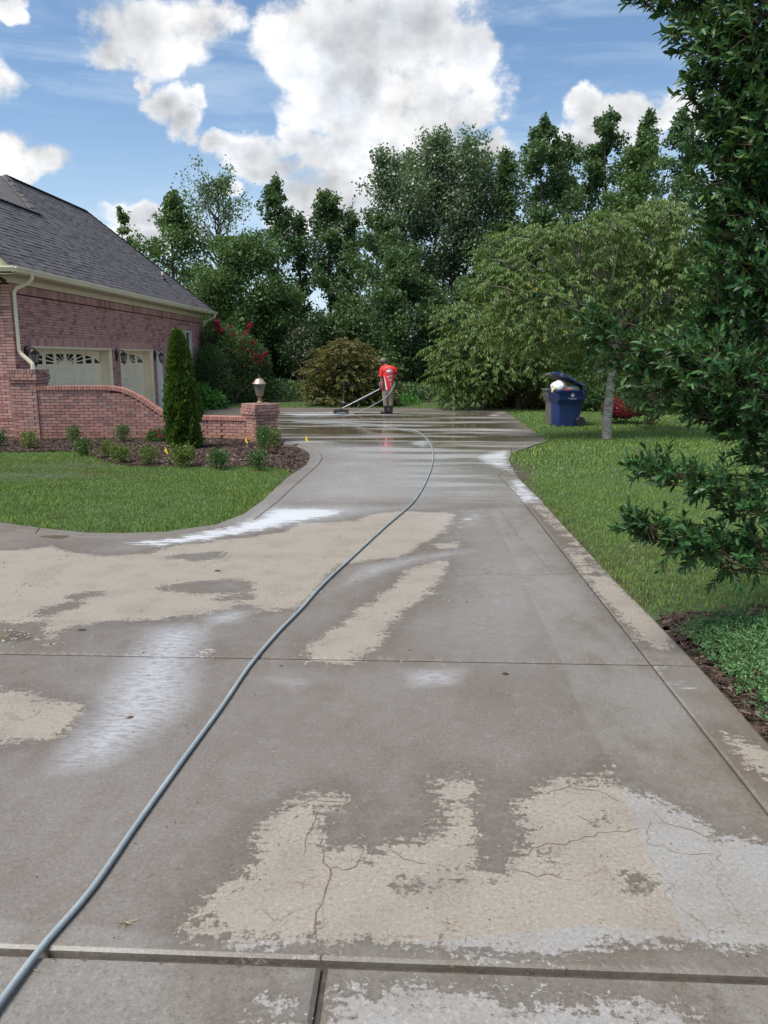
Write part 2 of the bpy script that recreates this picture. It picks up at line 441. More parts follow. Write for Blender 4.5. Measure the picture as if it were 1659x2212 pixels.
DRY = [[(412, 2019), (425, 1995), (441, 1972), (450, 1948), (471, 1930), (541, 1898), (546, 1848), (555, 1798), (585, 1759), (645, 1729), (704, 1712), (744, 1714), (764, 1739), (694, 1752), (684, 1798), (709, 1828), (774, 1823), (794, 1858), (823, 1834), (873, 1814), (954, 1804), (974, 1763), (949, 1733), (949, 1683), (979, 1667), (1020, 1675), (1032, 1708), (1025, 1783), (1045, 1809), (1035, 1850), (1060, 1885), (1100, 1880), (1115, 1850), (1146, 1834), (1146, 1783), (1110, 1768), (1135, 1718), (1186, 1688), (1277, 1688), (1317, 1667), (1357, 1703), (1403, 1715), (1478, 1748), (1513, 1778), (1554, 1809), (1629, 1804), (1690, 1834), (1800, 1880), (1800, 2050), (1609, 2050), (1529, 2038), (1463, 2040), (1377, 2050), (1176, 2058), (1025, 2055), (899, 2050), (720, 2036), (698, 2030), (690, 2006), (678, 2012), (665, 2037), (595, 2041), (521, 2036), (446, 2022)],
       [(719, 2300), (704, 2212), (719, 2175), (724, 2141), (823, 2138), (900, 2127), (974, 2131), (1060, 2146), (1135, 2164), (1277, 2164), (1458, 2179), (1493, 2202), (1600, 2300)],
       [(1554, 1577), (1659, 1617), (1720, 1640), (1740, 1720), (1659, 1683), (1609, 1642), (1579, 1607)],
       [(660, 1414), (670, 1390), (719, 1360), (764, 1330), (800, 1300), (850, 1265), (868, 1248), (863, 1233), (964, 1208), (974, 1218), (944, 1258), (924, 1289), (889, 1309), (843, 1345), (823, 1390), (779, 1424), (719, 1434), (665, 1432)],
       [(949, 1173), (984, 1171), (994, 1183), (939, 1187)],
       [(-220, 1205), (0, 1191), (114, 1181), (198, 1201), (322, 1196), (372, 1179), (471, 1169), (610, 1150), (650, 1130), (764, 1125), (815, 1108), (871, 1104), (978, 1108), (978, 1125), (957, 1151), (923, 1168), (884, 1194), (862, 1205), (785, 1213), (735, 1218), (715, 1235), (694, 1260), (670, 1295), (640, 1312), (560, 1322), (550, 1308), (516, 1305), (471, 1320), (372, 1335), (198, 1345), (134, 1360), (124, 1380), (99, 1394), (84, 1380), (109, 1365), (99, 1345), (0, 1345), (-220, 1345)],
       [(-200, 1480), (0, 1491), (60, 1495), (99, 1511), (184, 1526), (164, 1565), (99, 1600), (30, 1605), (0, 1600), (-200, 1640)],
       [(1216, 1180), (1241, 1190), (1277, 1223), (1314, 1238), (1256, 1238), (1236, 1208)],
       [(1262, 1243), (1316, 1243), (1406, 1328), (1450, 1376), (1440, 1400), (1395, 1395), (1340, 1335), (1300, 1292)], [(1150, 1092), (1180, 1092), (1240, 1160), (1300, 1226), (1240, 1180), (1190, 1130)],
       [(1000, 883.5), (1084, 883.5), (1096, 894), (1062, 893), (1030, 889)],
       [(425, 1427), (428, 1412), (455, 1400), (462, 1410), (445, 1425)],
       [(598, 2207), (560, 2204), (552, 2196), (556, 2178), (578, 2165), (617, 2163), (621, 2180), (618, 2200)]]
WET = [[(337, 1270), (412, 1258), (496, 1251), (550, 1258), (540, 1280), (446, 1283), (347, 1278)],
       [(342, 1203), (471, 1191), (501, 1203), (422, 1212)],
       [(55, 1332), (99, 1312), (164, 1298), (175, 1310), (99, 1332)],
       [(139, 1287), (223, 1275), (219, 1287), (150, 1294)],
       [(470, 1288), (545, 1283), (548, 1295), (475, 1298)],
       [(866, 1912), (872, 1901), (900, 1902), (905, 1915), (890, 1922), (872, 1920)],
       [(925, 1905), (935, 1892), (970, 1880), (990, 1885), (985, 1905), (960, 1915)],
       [(1160, 1850), (1180, 1845), (1190, 1862), (1165, 1866)],
       [(1352, 1888), (1375, 1890), (1401, 1906), (1390, 1920), (1365, 1912)],
       [(1298, 1762), (1312, 1768), (1308, 1776), (1295, 1774)],
       [(775, 1820), (800, 1790), (790, 1740), (745, 1760), (720, 1800), (740, 1822)]]
CLEAN = [(1055, 1097), (1115, 1218), (1156, 1314), (1196, 1389), (1216, 1435), (1251, 1525), (1317, 1647), (1352, 1733), (1428, 1914), (1478, 2010), (1251, 1998), (1025, 2025), (823, 2040), (420, 2030), (200, 1998), (-300, 1975), (-300, 2700), (2600, 2700), (2600, 2100), (1900, 2050), (1659, 1742), (1533, 1591), (1407, 1432), (1251, 1238), (1140, 1097)]
FOAM = [[(258, 1175), (370, 1160), (486, 1137), (555, 1116), (580, 1097), (713, 1097), (760, 1102), (713, 1119), (636, 1130), (559, 1150), (430, 1173), (322, 1181)],
        [(1093, 1035), (1135, 1033), (1176, 1086), (1118, 1084), (1104, 1056)],
        [(1020, 990), (1060, 975), (1104, 968), (1102, 996), (1118, 1026), (1060, 1008)],
        [(600, 893), (760, 889), (770, 895), (640, 899)], [(1045, 897), (1085, 892), (1075, 900)],
        [(880, 955), (935, 948), (930, 968), (900, 965)], [(985, 1135), (1040, 1098), (1050, 1102), (1000, 1145)],
        [(1405, 1433), (1415, 1434), (1452, 1478), (1444, 1476)]]
GLINT_FILM = [([(317, 1372), (330, 1360), (400, 1350), (446, 1356), (436, 1395), (412, 1464), (414, 1500), (397, 1530), (307, 1600), (223, 1650), (124, 1665), (150, 1610), (213, 1531), (238, 1481), (290, 1410)], 0.26, 1),
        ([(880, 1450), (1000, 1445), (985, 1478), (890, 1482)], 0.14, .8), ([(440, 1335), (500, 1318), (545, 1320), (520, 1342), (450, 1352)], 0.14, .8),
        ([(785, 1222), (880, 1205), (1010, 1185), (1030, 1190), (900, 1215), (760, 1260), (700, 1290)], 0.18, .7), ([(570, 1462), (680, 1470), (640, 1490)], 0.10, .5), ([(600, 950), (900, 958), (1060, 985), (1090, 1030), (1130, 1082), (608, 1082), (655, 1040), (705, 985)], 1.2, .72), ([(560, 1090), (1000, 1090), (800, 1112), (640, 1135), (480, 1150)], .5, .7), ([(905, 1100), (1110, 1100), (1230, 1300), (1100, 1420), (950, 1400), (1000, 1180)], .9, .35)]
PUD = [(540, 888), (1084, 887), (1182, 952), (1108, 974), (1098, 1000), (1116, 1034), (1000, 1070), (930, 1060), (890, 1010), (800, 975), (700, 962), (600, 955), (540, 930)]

POOL = [(-60, 1388), (-60, 1364), (20, 1358), (66, 1366), (70, 1378), (30, 1390)]
POOL2 = [(92, 1159), (115, 1154), (150, 1156), (140, 1163), (105, 1164)]
def attr_all(P):
    P = np.asarray(P, float)[:, :2]
    dry = np.full(len(P), -1.0)
    for k in DRY: dry = np.maximum(dry, sdf(P, GP(k)))
    for k in WET: dry = np.minimum(dry, -sdf(P, GP(k)))
    foam = np.full(len(P), -1.0)
    for k in FOAM: foam = np.maximum(foam, sdf(P, GP(k)))
    film = np.zeros(len(P))
    for k, w, amp in GLINT_FILM: film = np.maximum(film, amp * np.clip((sdf(P, GP(k)) + w * 0.35) / w, 0, 1))  # mask of the pale film, mostly sky glint painted on wet concrete
    return dict(dry=np.clip(dry, -1, 1), foam=np.clip(foam, -1, 1), film=film,
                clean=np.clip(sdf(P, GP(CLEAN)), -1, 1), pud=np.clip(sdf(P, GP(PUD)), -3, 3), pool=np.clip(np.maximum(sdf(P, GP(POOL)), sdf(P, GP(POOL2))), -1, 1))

def concrete_mat():
    m, t, b, o = mat('wet and dry concrete')
    g = t.new('ShaderNodeNewGeometry').outputs['Position']
    A = lambda n: t.new('ShaderNodeAttribute', dict(attribute_name=n)).outputs['Fac']
    n1 = t.noise(g, 5.5, 8, 0.62); n2 = t.noise(g, 30, 6, 0.7); n0 = t.noise(g, 0.9, 4)
    n3 = t.noise(g, 190, 3, 0.6)
    jag = t.m('ADD', t.m('MULTIPLY', t.m('SUBTRACT', n1, 0.5), 0.26), t.m('ADD', t.m('MULTIPLY', t.m('SUBTRACT', n2, 0.5), 0.36), t.m('MULTIPLY', t.m('SUBTRACT', t.noise(g, 110, 3, 0.6), 0.5), 0.07)))
    sx = t.noise(t.scale(g, (1.2, 9, 1)), 3.0, 6, 0.6)
    jag = t.m('ADD', jag, t.m('MULTIPLY', t.m('SUBTRACT', sx, 0.5), 0.22))
    d = t.m('ADD', A('dry'), jag)
    dry = t.step(d, -0.014, 0.030)
    halo = t.m('MULTIPLY', t.step(d, -0.22, 0.0), t.m('SUBTRACT', 1.0, dry))     # damp brown fringe of a drying patch
    clean = t.step(t.m('ADD', A('clean'), t.m('MULTIPLY', t.m('SUBTRACT', n2, 0.5), 0.02)), -0.012, 0.016)
    dryc = t.mix(clean, (0.276, 0.244, 0.203), (0.268, 0.258, 0.243))
    wetc = t.mix(clean, (0.158, 0.134, 0.111), (0.198, 0.178, 0.154))
    wetc = t.mix(t.step(n0, 0.35, 0.7, 0, 0.55), wetc, t.mix(clean, (0.205, 0.184, 0.162), (0.208, 0.190, 0.168)))
    wetc = t.mix(t.m('MULTIPLY', halo, 0.55), wetc, (0.090, 0.070, 0.050))
    dryc = t.mix(t.step(t.noise(g, 3.2, 5), 0.42, 0.7, 0, 0.6), dryc, (0.215, 0.186, 0.152))
    wetc = t.mix(t.step(t.noise(t.scale(g, (1, .6, 1)), 2.3, 7, 0.68), 0.42, 0.70, 0, 0.75), wetc, (0.130, 0.102, 0.074))
    wetc = t.mix(t.step(t.noise(g, 12, 6, 0.7), 0.48, 0.70, 0, 0.30), wetc, (0.235, 0.222, 0.205))
    c = t.mix(dry, wetc, dryc)
    spk = t.noise(g, 60, 5, 0.8)
    c = t.mix(t.step(spk, 0.52, 0.68, 0, 0.60), c, t.vm('MULTIPLY', c, (1.7, 1.68, 1.65)))
    c = t.mix(t.step(spk, 0.47, 0.34, 0, 0.75), c, t.vm('MULTIPLY', c, (0.52, 0.50, 0.48)))
    c = t.mix(t.step(n3, 0.60, 0.72, 0, 0.35), c, (0.5, 0.47, 0.42))
    # fine map cracking, damp lines in the dry parts of the near slab
    vor = t.new('ShaderNodeTexVoronoi', dict(feature='DISTANCE_TO_EDGE'), Scale=4.2, Vector=t.vm('ADD', g, t.vm('MULTIPLY', t.noise(g, 7, 4, 0.6, 'Color'), (0.16, 0.16, 0))))
    crk = t.m('MULTIPLY', t.step(vor.outputs['Distance'], 0.016, 0.004), t.step(t.noise(g, 1.7, 2), 0.50, 0.60))
    c = t.mix(t.m('MULTIPLY', t.m('MULTIPLY', crk, dry), 0.65), c, (0.16, 0.12, 0.085))
    # standing water on the far pad
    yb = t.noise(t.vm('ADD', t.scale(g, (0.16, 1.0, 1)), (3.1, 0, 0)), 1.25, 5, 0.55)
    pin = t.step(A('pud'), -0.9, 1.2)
    pool = t.step(t.m('ADD', A('pool'), t.m('MULTIPLY', t.m('SUBTRACT', n1, 0.5), 0.3)), -0.02, 0.03)
    pud = t.m('MAXIMUM', t.m('MULTIPLY', t.step(yb, 0.44, 0.535), pin), pool)
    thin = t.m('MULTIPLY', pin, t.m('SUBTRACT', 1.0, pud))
    c = t.mix(t.m('MULTIPLY', pud, 0.85), c, (0.110, 0.088, 0.060))
    c = t.mix(t.m('MULTIPLY', thin, 0.6), c, t.mix(t.step(yb, 0.40, 0.28), (0.32, 0.31, 0.29), (0.72, 0.74, 0.76)))  # pale streaks of foam and sky reflection, painted into the base colour
    # soap foam, and a milky film with the sky's reflection put into its colour
    fs = t.noise(t.scale(g, (1.6, 6, 1)), 2.6, 7, 0.7)
    fj = t.m('ADD', A('foam'), t.m('MULTIPLY', t.m('SUBTRACT', fs, 0.53), 1.1))
    foam = t.m('MULTIPLY', t.step(fj, -0.03, 0.16), t.step(A('foam'), -0.30, -0.02))
    foam = t.m('MULTIPLY', foam, t.step(t.noise(g, 24, 5, 0.7), 0.28, 0.52, 0.45, 1.0))
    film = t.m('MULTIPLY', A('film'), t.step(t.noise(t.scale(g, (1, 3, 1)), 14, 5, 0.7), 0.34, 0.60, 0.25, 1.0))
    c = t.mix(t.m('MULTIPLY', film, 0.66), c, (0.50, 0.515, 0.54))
    c = t.mix(t.m('MULTIPLY', foam, 0.72), c, (0.70, 0.73, 0.76))
    wet = t.m('SUBTRACT', 1.0, dry)
    r = t.m('ADD', 0.40, t.m('MULTIPLY', dry, 0.42))
    r = t.m('ADD', r, t.m('MULTIPLY', t.m('SUBTRACT', n0, 0.5), 0.25))
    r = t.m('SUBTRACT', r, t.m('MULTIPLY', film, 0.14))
    r = t.new('ShaderNodeMix', None, i0=pin, i2=r, i3=0.36).outputs[0]
    r = t.new('ShaderNodeMix', None, i0=pud, i2=r, i3=0.055).outputs[0]
    t.put(b.inputs['Roughness'], r)
    t.put(b.inputs['Specular IOR Level'], t.m('ADD', 0.30, t.m('MULTIPLY', wet, 0.30)))
    t.put(b.inputs['Base Color'], c)
    hgt = t.m('ADD', t.m('MULTIPLY', n3, 0.6), t.m('MULTIPLY', spk, 1.2))
    st = t.m('MULTIPLY', t.m('SUBTRACT', 1.0, pud), t.m('ADD', 0.20, t.m('MULTIPLY', dry, 0.25)))
    bn = t.new('ShaderNodeBump', None, Strength=st, Distance=0.004, Height=hgt)
    rip = t.noise(t.scale(g, (1.0, 2.2, 1)), 3.2, 3, 0.5)
    bn2 = t.new('ShaderNodeBump', None, Strength=t.m('MULTIPLY', pud, 0.035), Distance=0.05, Height=rip, Normal=bn)
    t.put(b.inputs['Normal'], bn2)
    return m
M['concrete'] = concrete_mat()

def inset(poly, d):
    """moves every edge of a ccw polygon inwards by d"""
    n = len(poly); out = []
    for i in range(n):
        p0, p1, p2 = (np.array(poly[(i + k) % n], float) for k in (-1, 0, 1))
        e1 = (p1 - p0) / max(np.linalg.norm(p1 - p0), 1e-9); e2 = (p2 - p1) / max(np.linalg.norm(p2 - p1), 1e-9)
        n1 = np.array([-e1[1], e1[0]]); n2 = np.array([-e2[1], e2[0]])
        b = n1 + n2; k = 1 + n1 @ n2
        out.append(tuple(p1 + b * d / max(k, 0.35)))
    return out
def ccw(poly):
    a = sum(p[0] * q[1] - q[0] * p[1] for p, q in zip(poly, poly[1:] + poly[:1]))
    return list(poly) if a > 0 else list(poly)[::-1]
def densify(poly, fn, closed=True):
    out = []
    n = len(poly)
    for i in range(n if closed else n - 1):
        a = np.array(poly[i], float); b = np.array(poly[(i + 1) % n], float)
        L = np.linalg.norm(b - a); k = max(1, int(math.ceil(L / fn((a + b) / 2))))
        out += [tuple(a + (b - a) * j / k) for j in range(k)]
    if not closed: out.append(tuple(poly[-1]))
    return out
def fill(poly, row=lambda y: max(0.025, 0.0115 * y), jit=0.25, margin=0.4, inner=None):
    """points inside a polygon and its triangles"""
    poly = ccw(poly)
    edge = densify(poly, lambda p: max(0.03, row(abs(p[1])) * 1.2))
    ys = [p[1] for p in poly]; xs = [p[0] for p in poly]
    y = min(ys); grid = []
    while y < max(ys):
        s = row(y); y += s
        xx = np.arange(min(xs), max(xs), s * 1.15)
        q = np.stack([xx + rng.uniform(-jit, jit, len(xx)) * s, y + rng.uniform(-jit, jit, len(xx)) * s], 1)
        grid.append(q)
    grid = np.concatenate(grid) if grid else np.zeros((0, 2))
    if len(grid):
        sd_ = sdf(grid, poly); s = np.array([row(v) for v in grid[:, 1]])
        grid = grid[sd_ > np.minimum(s * margin, 0.08) + (inner or 0)]
    ring = []
    if inner:
        ring = densify(inset(poly, inner), lambda p: max(0.03, row(abs(p[1])) * 1.2))
    pts = [Vector(p) for p in edge] + [Vector(p) for p in ring] + [Vector(p) for p in grid]
    E = [(i, (i + 1) % len(edge)) for i in range(len(edge))]
    vs, es, fs, _, _, _ = delaunay_2d_cdt(pts, E, [], 1, 1e-6)
    return np.array([tuple(v) for v in vs]), np.array([f for f in fs if len(f) == 3]), edge
def slab(name, poly, parent, gap=0.007, th=0.11, drop=0.006, rowf=None, attrs=True, lift=0.0):
    poly = inset(ccw(poly), gap)
    V, T, edge = fill(poly, row=rowf or (lambda y: max(0.026, 0.0125 * y)), inner=0.014)
    sd_ = sdf(V, edge)
    z = lift - drop * np.clip(1 - sd_ / 0.013, 0, 1) ** 1.5
    ne = len(edge)
    top = np.c_[V, z]
    E = np.array(edge)
    # skirt
    base = np.c_[E, np.full(ne, -th)]; topE = np.c_[E, np.full(ne, lift - drop)]
    n0 = len(top); VV = np.r_[top, topE, base]
    Q = np.array([(n0 + i, n0 + ne + i, n0 + ne + (i + 1) % ne, n0 + (i + 1) % ne) for i in range(ne)])
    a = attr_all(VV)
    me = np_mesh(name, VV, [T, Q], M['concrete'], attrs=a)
    return obj(name, me, parent)

# lines measured on the ground
GX = lambda y: 1.494 - 0.0105 * y                       # groove of the right kerb strip
KO = [(1.72, 1.9), (1.735, 3.71), (1.735, 4.57), (1.72, 5.47), (1.68, 6.6), (1.64, 9.61)]   # its outer edge
farR = G(1084, 883); c1 = G(1182, 952); c2 = G(1150, 962); c3 = G(1106, 978); c4 = G(1101, 990); c5 = G(1106, 1008); c6 = G(1121, 1033); c7 = G(1176, 1086)
isl_out = GP([(600, 962), (640, 964), (658, 970), (669, 980), (668, 990), (662, 1003), (623, 1028), (596, 1052), (567, 1080), (524, 1110), (464, 1132), (357, 1147.5), (270, 1150.5), (193, 1150), (86, 1139), (0, 1127), (-160, 1104)])
isl_in = GP([(605, 955), (645, 957), (672, 964), (690, 974), (697, 988), (690, 1001), (679, 1011), (645, 1041), (624, 1060), (602, 1081), (550, 1121), (473, 1140), (357, 1157), (258, 1160.5), (180, 1159.5), (77, 1151), (0, 1141), (-160, 1117)])
Y2, Y4, Y10 = 2.075, 4.53, 9.93
drive = tag(obj('driveway', None), kind='structure')
gy = lambda y: (GX(y), y)
jy = lambda x: Y2 - 0.004 * x                             # front edge joint
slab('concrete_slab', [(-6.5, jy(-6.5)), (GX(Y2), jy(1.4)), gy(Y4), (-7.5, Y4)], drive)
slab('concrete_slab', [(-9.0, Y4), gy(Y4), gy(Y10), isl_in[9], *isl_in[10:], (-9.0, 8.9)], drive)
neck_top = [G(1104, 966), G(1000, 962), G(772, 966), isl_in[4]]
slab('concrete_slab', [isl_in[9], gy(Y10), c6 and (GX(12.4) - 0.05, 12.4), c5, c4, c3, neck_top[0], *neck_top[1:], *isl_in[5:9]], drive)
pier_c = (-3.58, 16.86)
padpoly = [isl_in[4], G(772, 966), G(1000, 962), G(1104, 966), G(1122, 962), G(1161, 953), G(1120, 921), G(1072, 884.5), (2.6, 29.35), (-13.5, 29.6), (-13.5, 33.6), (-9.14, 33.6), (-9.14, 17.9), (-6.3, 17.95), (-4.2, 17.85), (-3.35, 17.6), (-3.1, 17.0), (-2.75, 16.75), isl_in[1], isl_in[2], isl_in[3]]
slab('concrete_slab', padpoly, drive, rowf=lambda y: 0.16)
# kerb strips
def kerb(a, b, lo, hi):
    slab('kerb_strip', a, drive, gap=0.005)
kerb([gy(Y2 - .02), (1.72, jy(1.7)), (1.735, 3.71), (1.735, Y4), gy(Y4)], 0, 0, 0)
kerb([gy(Y4), (1.735, Y4), (1.72, 5.47), (1.68, 6.6), gy(6.6)], 0, 0, 0)
kerb([gy(6.6), (1.68, 6.6), (1.64, Y10), gy(Y10)], 0, 0, 0)
kerb([gy(Y10), c7, c6, c5, (GX(12.4) - 0.05, 12.4)], 0, 0, 0)
kerb([G(1104, 966), c3, c2, c1, G(1133, 917), farR, G(1072, 884.5), G(1120, 921), G(1161, 953), G(1122, 962)], 0, 0, 0)
kerb([*isl_in[1:10], *reversed(isl_out[1:9])], 0, 0, 0)
kerb([*isl_in[9:16], *reversed(isl_out[8:15])], 0, 0, 0)
kerb([*isl_in[15:], *reversed(isl_out[14:])], 0, 0, 0)
# pavement in front of the drive
walk = tag(obj('pavement', None), kind='structure')
for poly in ([(-6.5, -1.0), (-0.285, -1.0), (-0.285, jy(-.28) - .008), (-6.5, jy(-6.5) - .008)], [(-0.270, -1.0), (4.5, -1.0), (4.5, jy(4) - .008), (-0.270, jy(-.28) - .008)]):
    slab('pavement_slab', poly, walk, gap=0.004, drop=0.012, lift=-0.006)
def sheet(name, poly, z, m, parent=None, kind='structure', row=lambda y: max(0.10, 0.03 * y), hf=None):
    V, T, e = fill(poly, row=row)
    zz = np.array([z + (hf(x, y) if hf else 0) for x, y in V])
    return tag(obj(name, np_mesh(name, np.c_[V, zz], [T], m, smooth=True), parent), kind=kind)
M['joint'] = simple('damp joint filler', (0.065, 0.050, 0.038), 0.8, var=0.3, nscale=23, bump=0.4)
sheet('joint_bed', [(-6.4, -.9), (4.4, -.9), (4.4, 1.95), (1.70, 2.2), (1.6, 9.6), (2.6, 17), (2.8, 28.8), (-13.2, 28.8), (-9.1, 17.9), (-3.4, 17.7), (-3.2, 9.9), (-7, 4), (-6.4, 2)], -0.030, M['joint'], drive, row=lambda y: 1.0)

# damp cracks across the near slab: narrow, ragged strips lying just on it
M['crack'] = simple('damp crack', (0.15, 0.115, 0.08), 0.6, var=0.4, nscale=70)
def crack(pts, w=0.006, seed=1, z=0.0016):
    r = random.Random(seed); P_ = [np.array(G(*p)) for p in pts]; L = []
    for a, b in zip(P_[:-1], P_[1:]):
        n = max(2, int(np.linalg.norm(b - a) / 0.03)); e = b - a; nn = np.array([-e[1], e[0]]) / (np.linalg.norm(e) + 1e-9)
        for k in range(n):
            L.append(a + e * k / n + nn * r.gauss(0, 0.009) * (k > 0))
    L.append(P_[-1]); V = []; Fq = []
    for i, p in enumerate(L):
        e = L[min(i + 1, len(L) - 1)] - L[max(i - 1, 0)]; nn = np.array([-e[1], e[0]]) / (np.linalg.norm(e) + 1e-9)
        ww = w * 0.42 * r.uniform(0.35, 1.5) * (0.25 if i in (0, len(L) - 1) else 1)
        V += [(*(p + nn * ww), z), (*(p - nn * ww), z)]
        if i: Fq.append((2 * i - 2, 2 * i - 1, 2 * i + 1, 2 * i))
    obj('crack', np_mesh('crack', V, [Fq], M['crack']), drive)
for s_, (pp, w) in enumerate([([(687, 2080), (686, 2040), (680, 2000), (683, 1970), (700, 1935), (712, 1900), (712, 1875), (700, 1848), (690, 1825), (692, 1800)], .006),
        ([(712, 1876), (740, 1880), (770, 1870), (782, 1845), (775, 1810), (772, 1780), (760, 1755)], .0045),
        ([(655, 1848), (665, 1800), (682, 1762), (680, 1745)], .005), ([(585, 1762), (640, 1738), (690, 1730), (760, 1738), (800, 1760)], .004),
        ([(840, 1834), (870, 1855), (905, 1865), (925, 1868)], .0045), ([(1100, 1870), (1140, 1885), (1180, 1888), (1215, 1880)], .0045),
        ([(1120, 1850), (1150, 1832), (1250, 1815), (1330, 1795), (1380, 1790)], .004), ([(960, 1740), (990, 1728), (1030, 1720)], .004),
        ([(990, 1668), (985, 1690), (1010, 1690)], .0035), ([(1130, 1720), (1180, 1715), (1230, 1700), (1290, 1708), (1350, 1735)], .004),
        ([(1245, 1760), (1275, 1775), (1310, 1790)], .004), ([(1400, 1745), (1440, 1780), (1500, 1795), (1545, 1812)], .0035),
        ([(1405, 1770), (1395, 1820), (1450, 1838), (1560, 1850)], .0025), ([(1290, 1670), (1300, 1690), (1296, 1708)], .0035),
        ([(980, 1243), (1080, 1240), (1150, 1243), (1251, 1239), (1314, 1240)], .006), ([(1080, 1100), (1120, 1160), (1150, 1190), (1190, 1235)], .004)]):
    crack(pp, w, s_)

# ------------------------------------------------------------------ ground, lawns, beds
big = []
ground = tag(obj('ground', np_mesh('ground', [(-600, -200, -0.14), (600, -200, -0.14), (600, 900, -0.14), (-600, 900, -0.14)], [[(0, 1, 2, 3)]], M['turf'])), kind='structure')
def nz(x, y, s, a): return a * mnoise.noise(Vector((x * s, y * s, 0.3)))
WB = [(-8.72, 17.10), (-8.0, 17.20), (-7.2, 17.32), (-6.4, 17.42), (-5.6, 17.46), (-4.9, 17.44), (-4.4, 17.36), (-3.88, 17.20)]   # front face of the garden wall
L_edge = isl_out[4:]
mulch_front = GP([(646, 1018), (600, 1014), (555, 1012), (500, 1013), (440, 1014), (390, 1014), (330, 1014), (290, 1012), (255, 1008), (215, 998), (195, 985), (170, 980), (120, 979), (60, 980), (0, 981), (-200, 985)])
lawnL = [mulch_front[0], *isl_out[6:], (-14, 9.5), (-18, 15.0), mulch_front[-1], *reversed(mulch_front[1:-1])]
lawnL = ccw(lawnL)
islandEdge = isl_out
def h_left(x, y):
    d = min(0.8, float(linedist([(x, y)], isl_out)[0]))
    return 0.075 * (1 - math.exp(-d * 4)) + nz(x, y, 1.7, 0.018)
sheet('lawn', lawnL, -0.045, M['turf'], hf=h_left, row=lambda y: 0.16)
bed = ccw([*isl_out[:7], *mulch_front, (-18, 17.6), (-9.3, 17.6), (-8.9, 17.35), (-6.4, 17.7), (-4.4, 17.6), (-3.5, 17.5), (-3.0, 17.1)])
def h_bed(x, y):
    d = min(1.5, float(linedist([(x, y)], isl_out[:8])[0]))
    return 0.10 * (1 - math.exp(-d * 3)) + nz(x, y, 3, 0.02) + nz(x, y, 14, 0.012)
sheet('mulch_bed', bed, -0.055, M['earth'], hf=h_bed, row=lambda y: 0.07)
lawnR = [(1.745, 5.28), (1.69, 6.6), (1.655, 9.61), c7, c6, c5, c4, c3, c2, c1, G(1133, 917), farR, (2.6, 29.45), (-13.5, 29.75), (-13.5, 33.7), (-9.1, 33.9), (-30, 36), (-30, 52), (70, 52), (60, 10), (14, 5.6), (3.6, 5.5)]
def h_right(x, y):
    d = min(3.0, float(linedist([(x, y)], [(1.735, 3), *KO[3:], c7, c6, c4, c3, c2, c1, G(1133, 917), farR, (2.6, 29.45), (-13.5, 29.75)])[0]))
    return 0.055 * (1 - math.exp(-d * 3)) + nz(x, y, 0.5, 0.03) + nz(x, y, 2.1, 0.015)
sheet('lawn', lawnR, -0.05, M['turf'], hf=h_right, row=lambda y: max(0.16, 0.028 * y))
bedR = [(1.742, 3.0), (1.742, 5.46), (2.6, 5.62), (3.6, 5.66), (5.5, 5.5), (6, 2.0), (1.8, 2.0)]
sheet('mulch_bed', bedR, -0.06, M['earth'], hf=lambda x, y: 0.06 * min(1, max(0, (x - 1.75) * 4)) + nz(x, y, 8, 0.02), row=lambda y: 0.06)

def scatter_in(poly, n, dens=None):
    P_ = np.array(poly); lo = P_.min(0); hi = P_.max(0); out = []
    tot = 0
    while tot < n:
        q = rng.uniform(lo, hi, (n * 2, 2))
        if dens is not None: q = q[rng.random(len(q)) < dens(q)]
        q = q[sdf(q, poly) > 0]; out.append(q); tot += len(q)
    return np.concatenate(out)[:n]
def hmap(q, hf, z0):
    """height at many points through a coarse table"""
    if hf is None: return np.full(len(q), z0)
    lo = q.min(0) - 0.2; hi = q.max(0) + 0.2; n = 140
    gx = np.linspace(lo[0], hi[0], n); gy_ = np.linspace(lo[1], hi[1], n)
    T = np.array([[hf(x, y) for x in gx] for y in gy_])
    fx = (q[:, 0] - lo[0]) / (hi[0] - lo[0]) * (n - 1); fy = (q[:, 1] - lo[1]) / (hi[1] - lo[1]) * (n - 1)
    i = np.clip(fx.astype(int), 0, n - 2); j = np.clip(fy.astype(int), 0, n - 2); a = fx - i; b = fy - j
    return z0 + T[j, i] * (1 - a) * (1 - b) + T[j, i + 1] * a * (1 - b) + T[j + 1, i] * (1 - a) * b + T[j + 1, i + 1] * a * b
def blades(name, q, z, hgt, wid, dry, m=None, lean=0.55):
    n = len(q); a = rng.uniform(0, 2 * np.pi, n); b = rng.uniform(0, 2 * np.pi, n)
    L = rng.uniform(0.05, 1, n) * lean * hgt
    dx = np.cos(a) * wid / 2; dy = np.sin(a) * wid / 2; ox = np.cos(b) * L; oy = np.sin(b) * L
    B = np.c_[q, z - 0.01]
    v0 = B + np.c_[-dx, -dy, 0 * dx]; v1 = B + np.c_[dx, dy, 0 * dx]
    mz = hgt * 0.62
    v2 = B + np.c_[dx * .8 + ox * .38, dy * .8 + oy * .38, mz]; v3 = B + np.c_[-dx * .8 + ox * .38, -dy * .8 + oy * .38, mz]
    v4 = B + np.c_[ox, oy, hgt * rng.uniform(.82, 1, n)]
    V = np.stack([v0, v1, v2, v3, v4], 1).reshape(-1, 3); k = np.arange(n)[:, None] * 5
    Q = k + np.array([0, 1, 2, 3]); T = k + np.array([3, 2, 4])
    return tag(obj(name, np_mesh(name, V, [Q, T], m or M['grass'], attrs=dict(dry=np.repeat(dry, 5)))), kind='stuff')
def vnoise(q, s, seed=0.0):
    return np.array([mnoise.noise(Vector((x * s, y * s, seed))) for x, y in q])
q = scatter_in(lawnL, 120000, lambda p: np.clip(1.15 - (p[:, 1] - 9) * 0.09, 0.25, 1) * (p[:, 0] > -10.5))
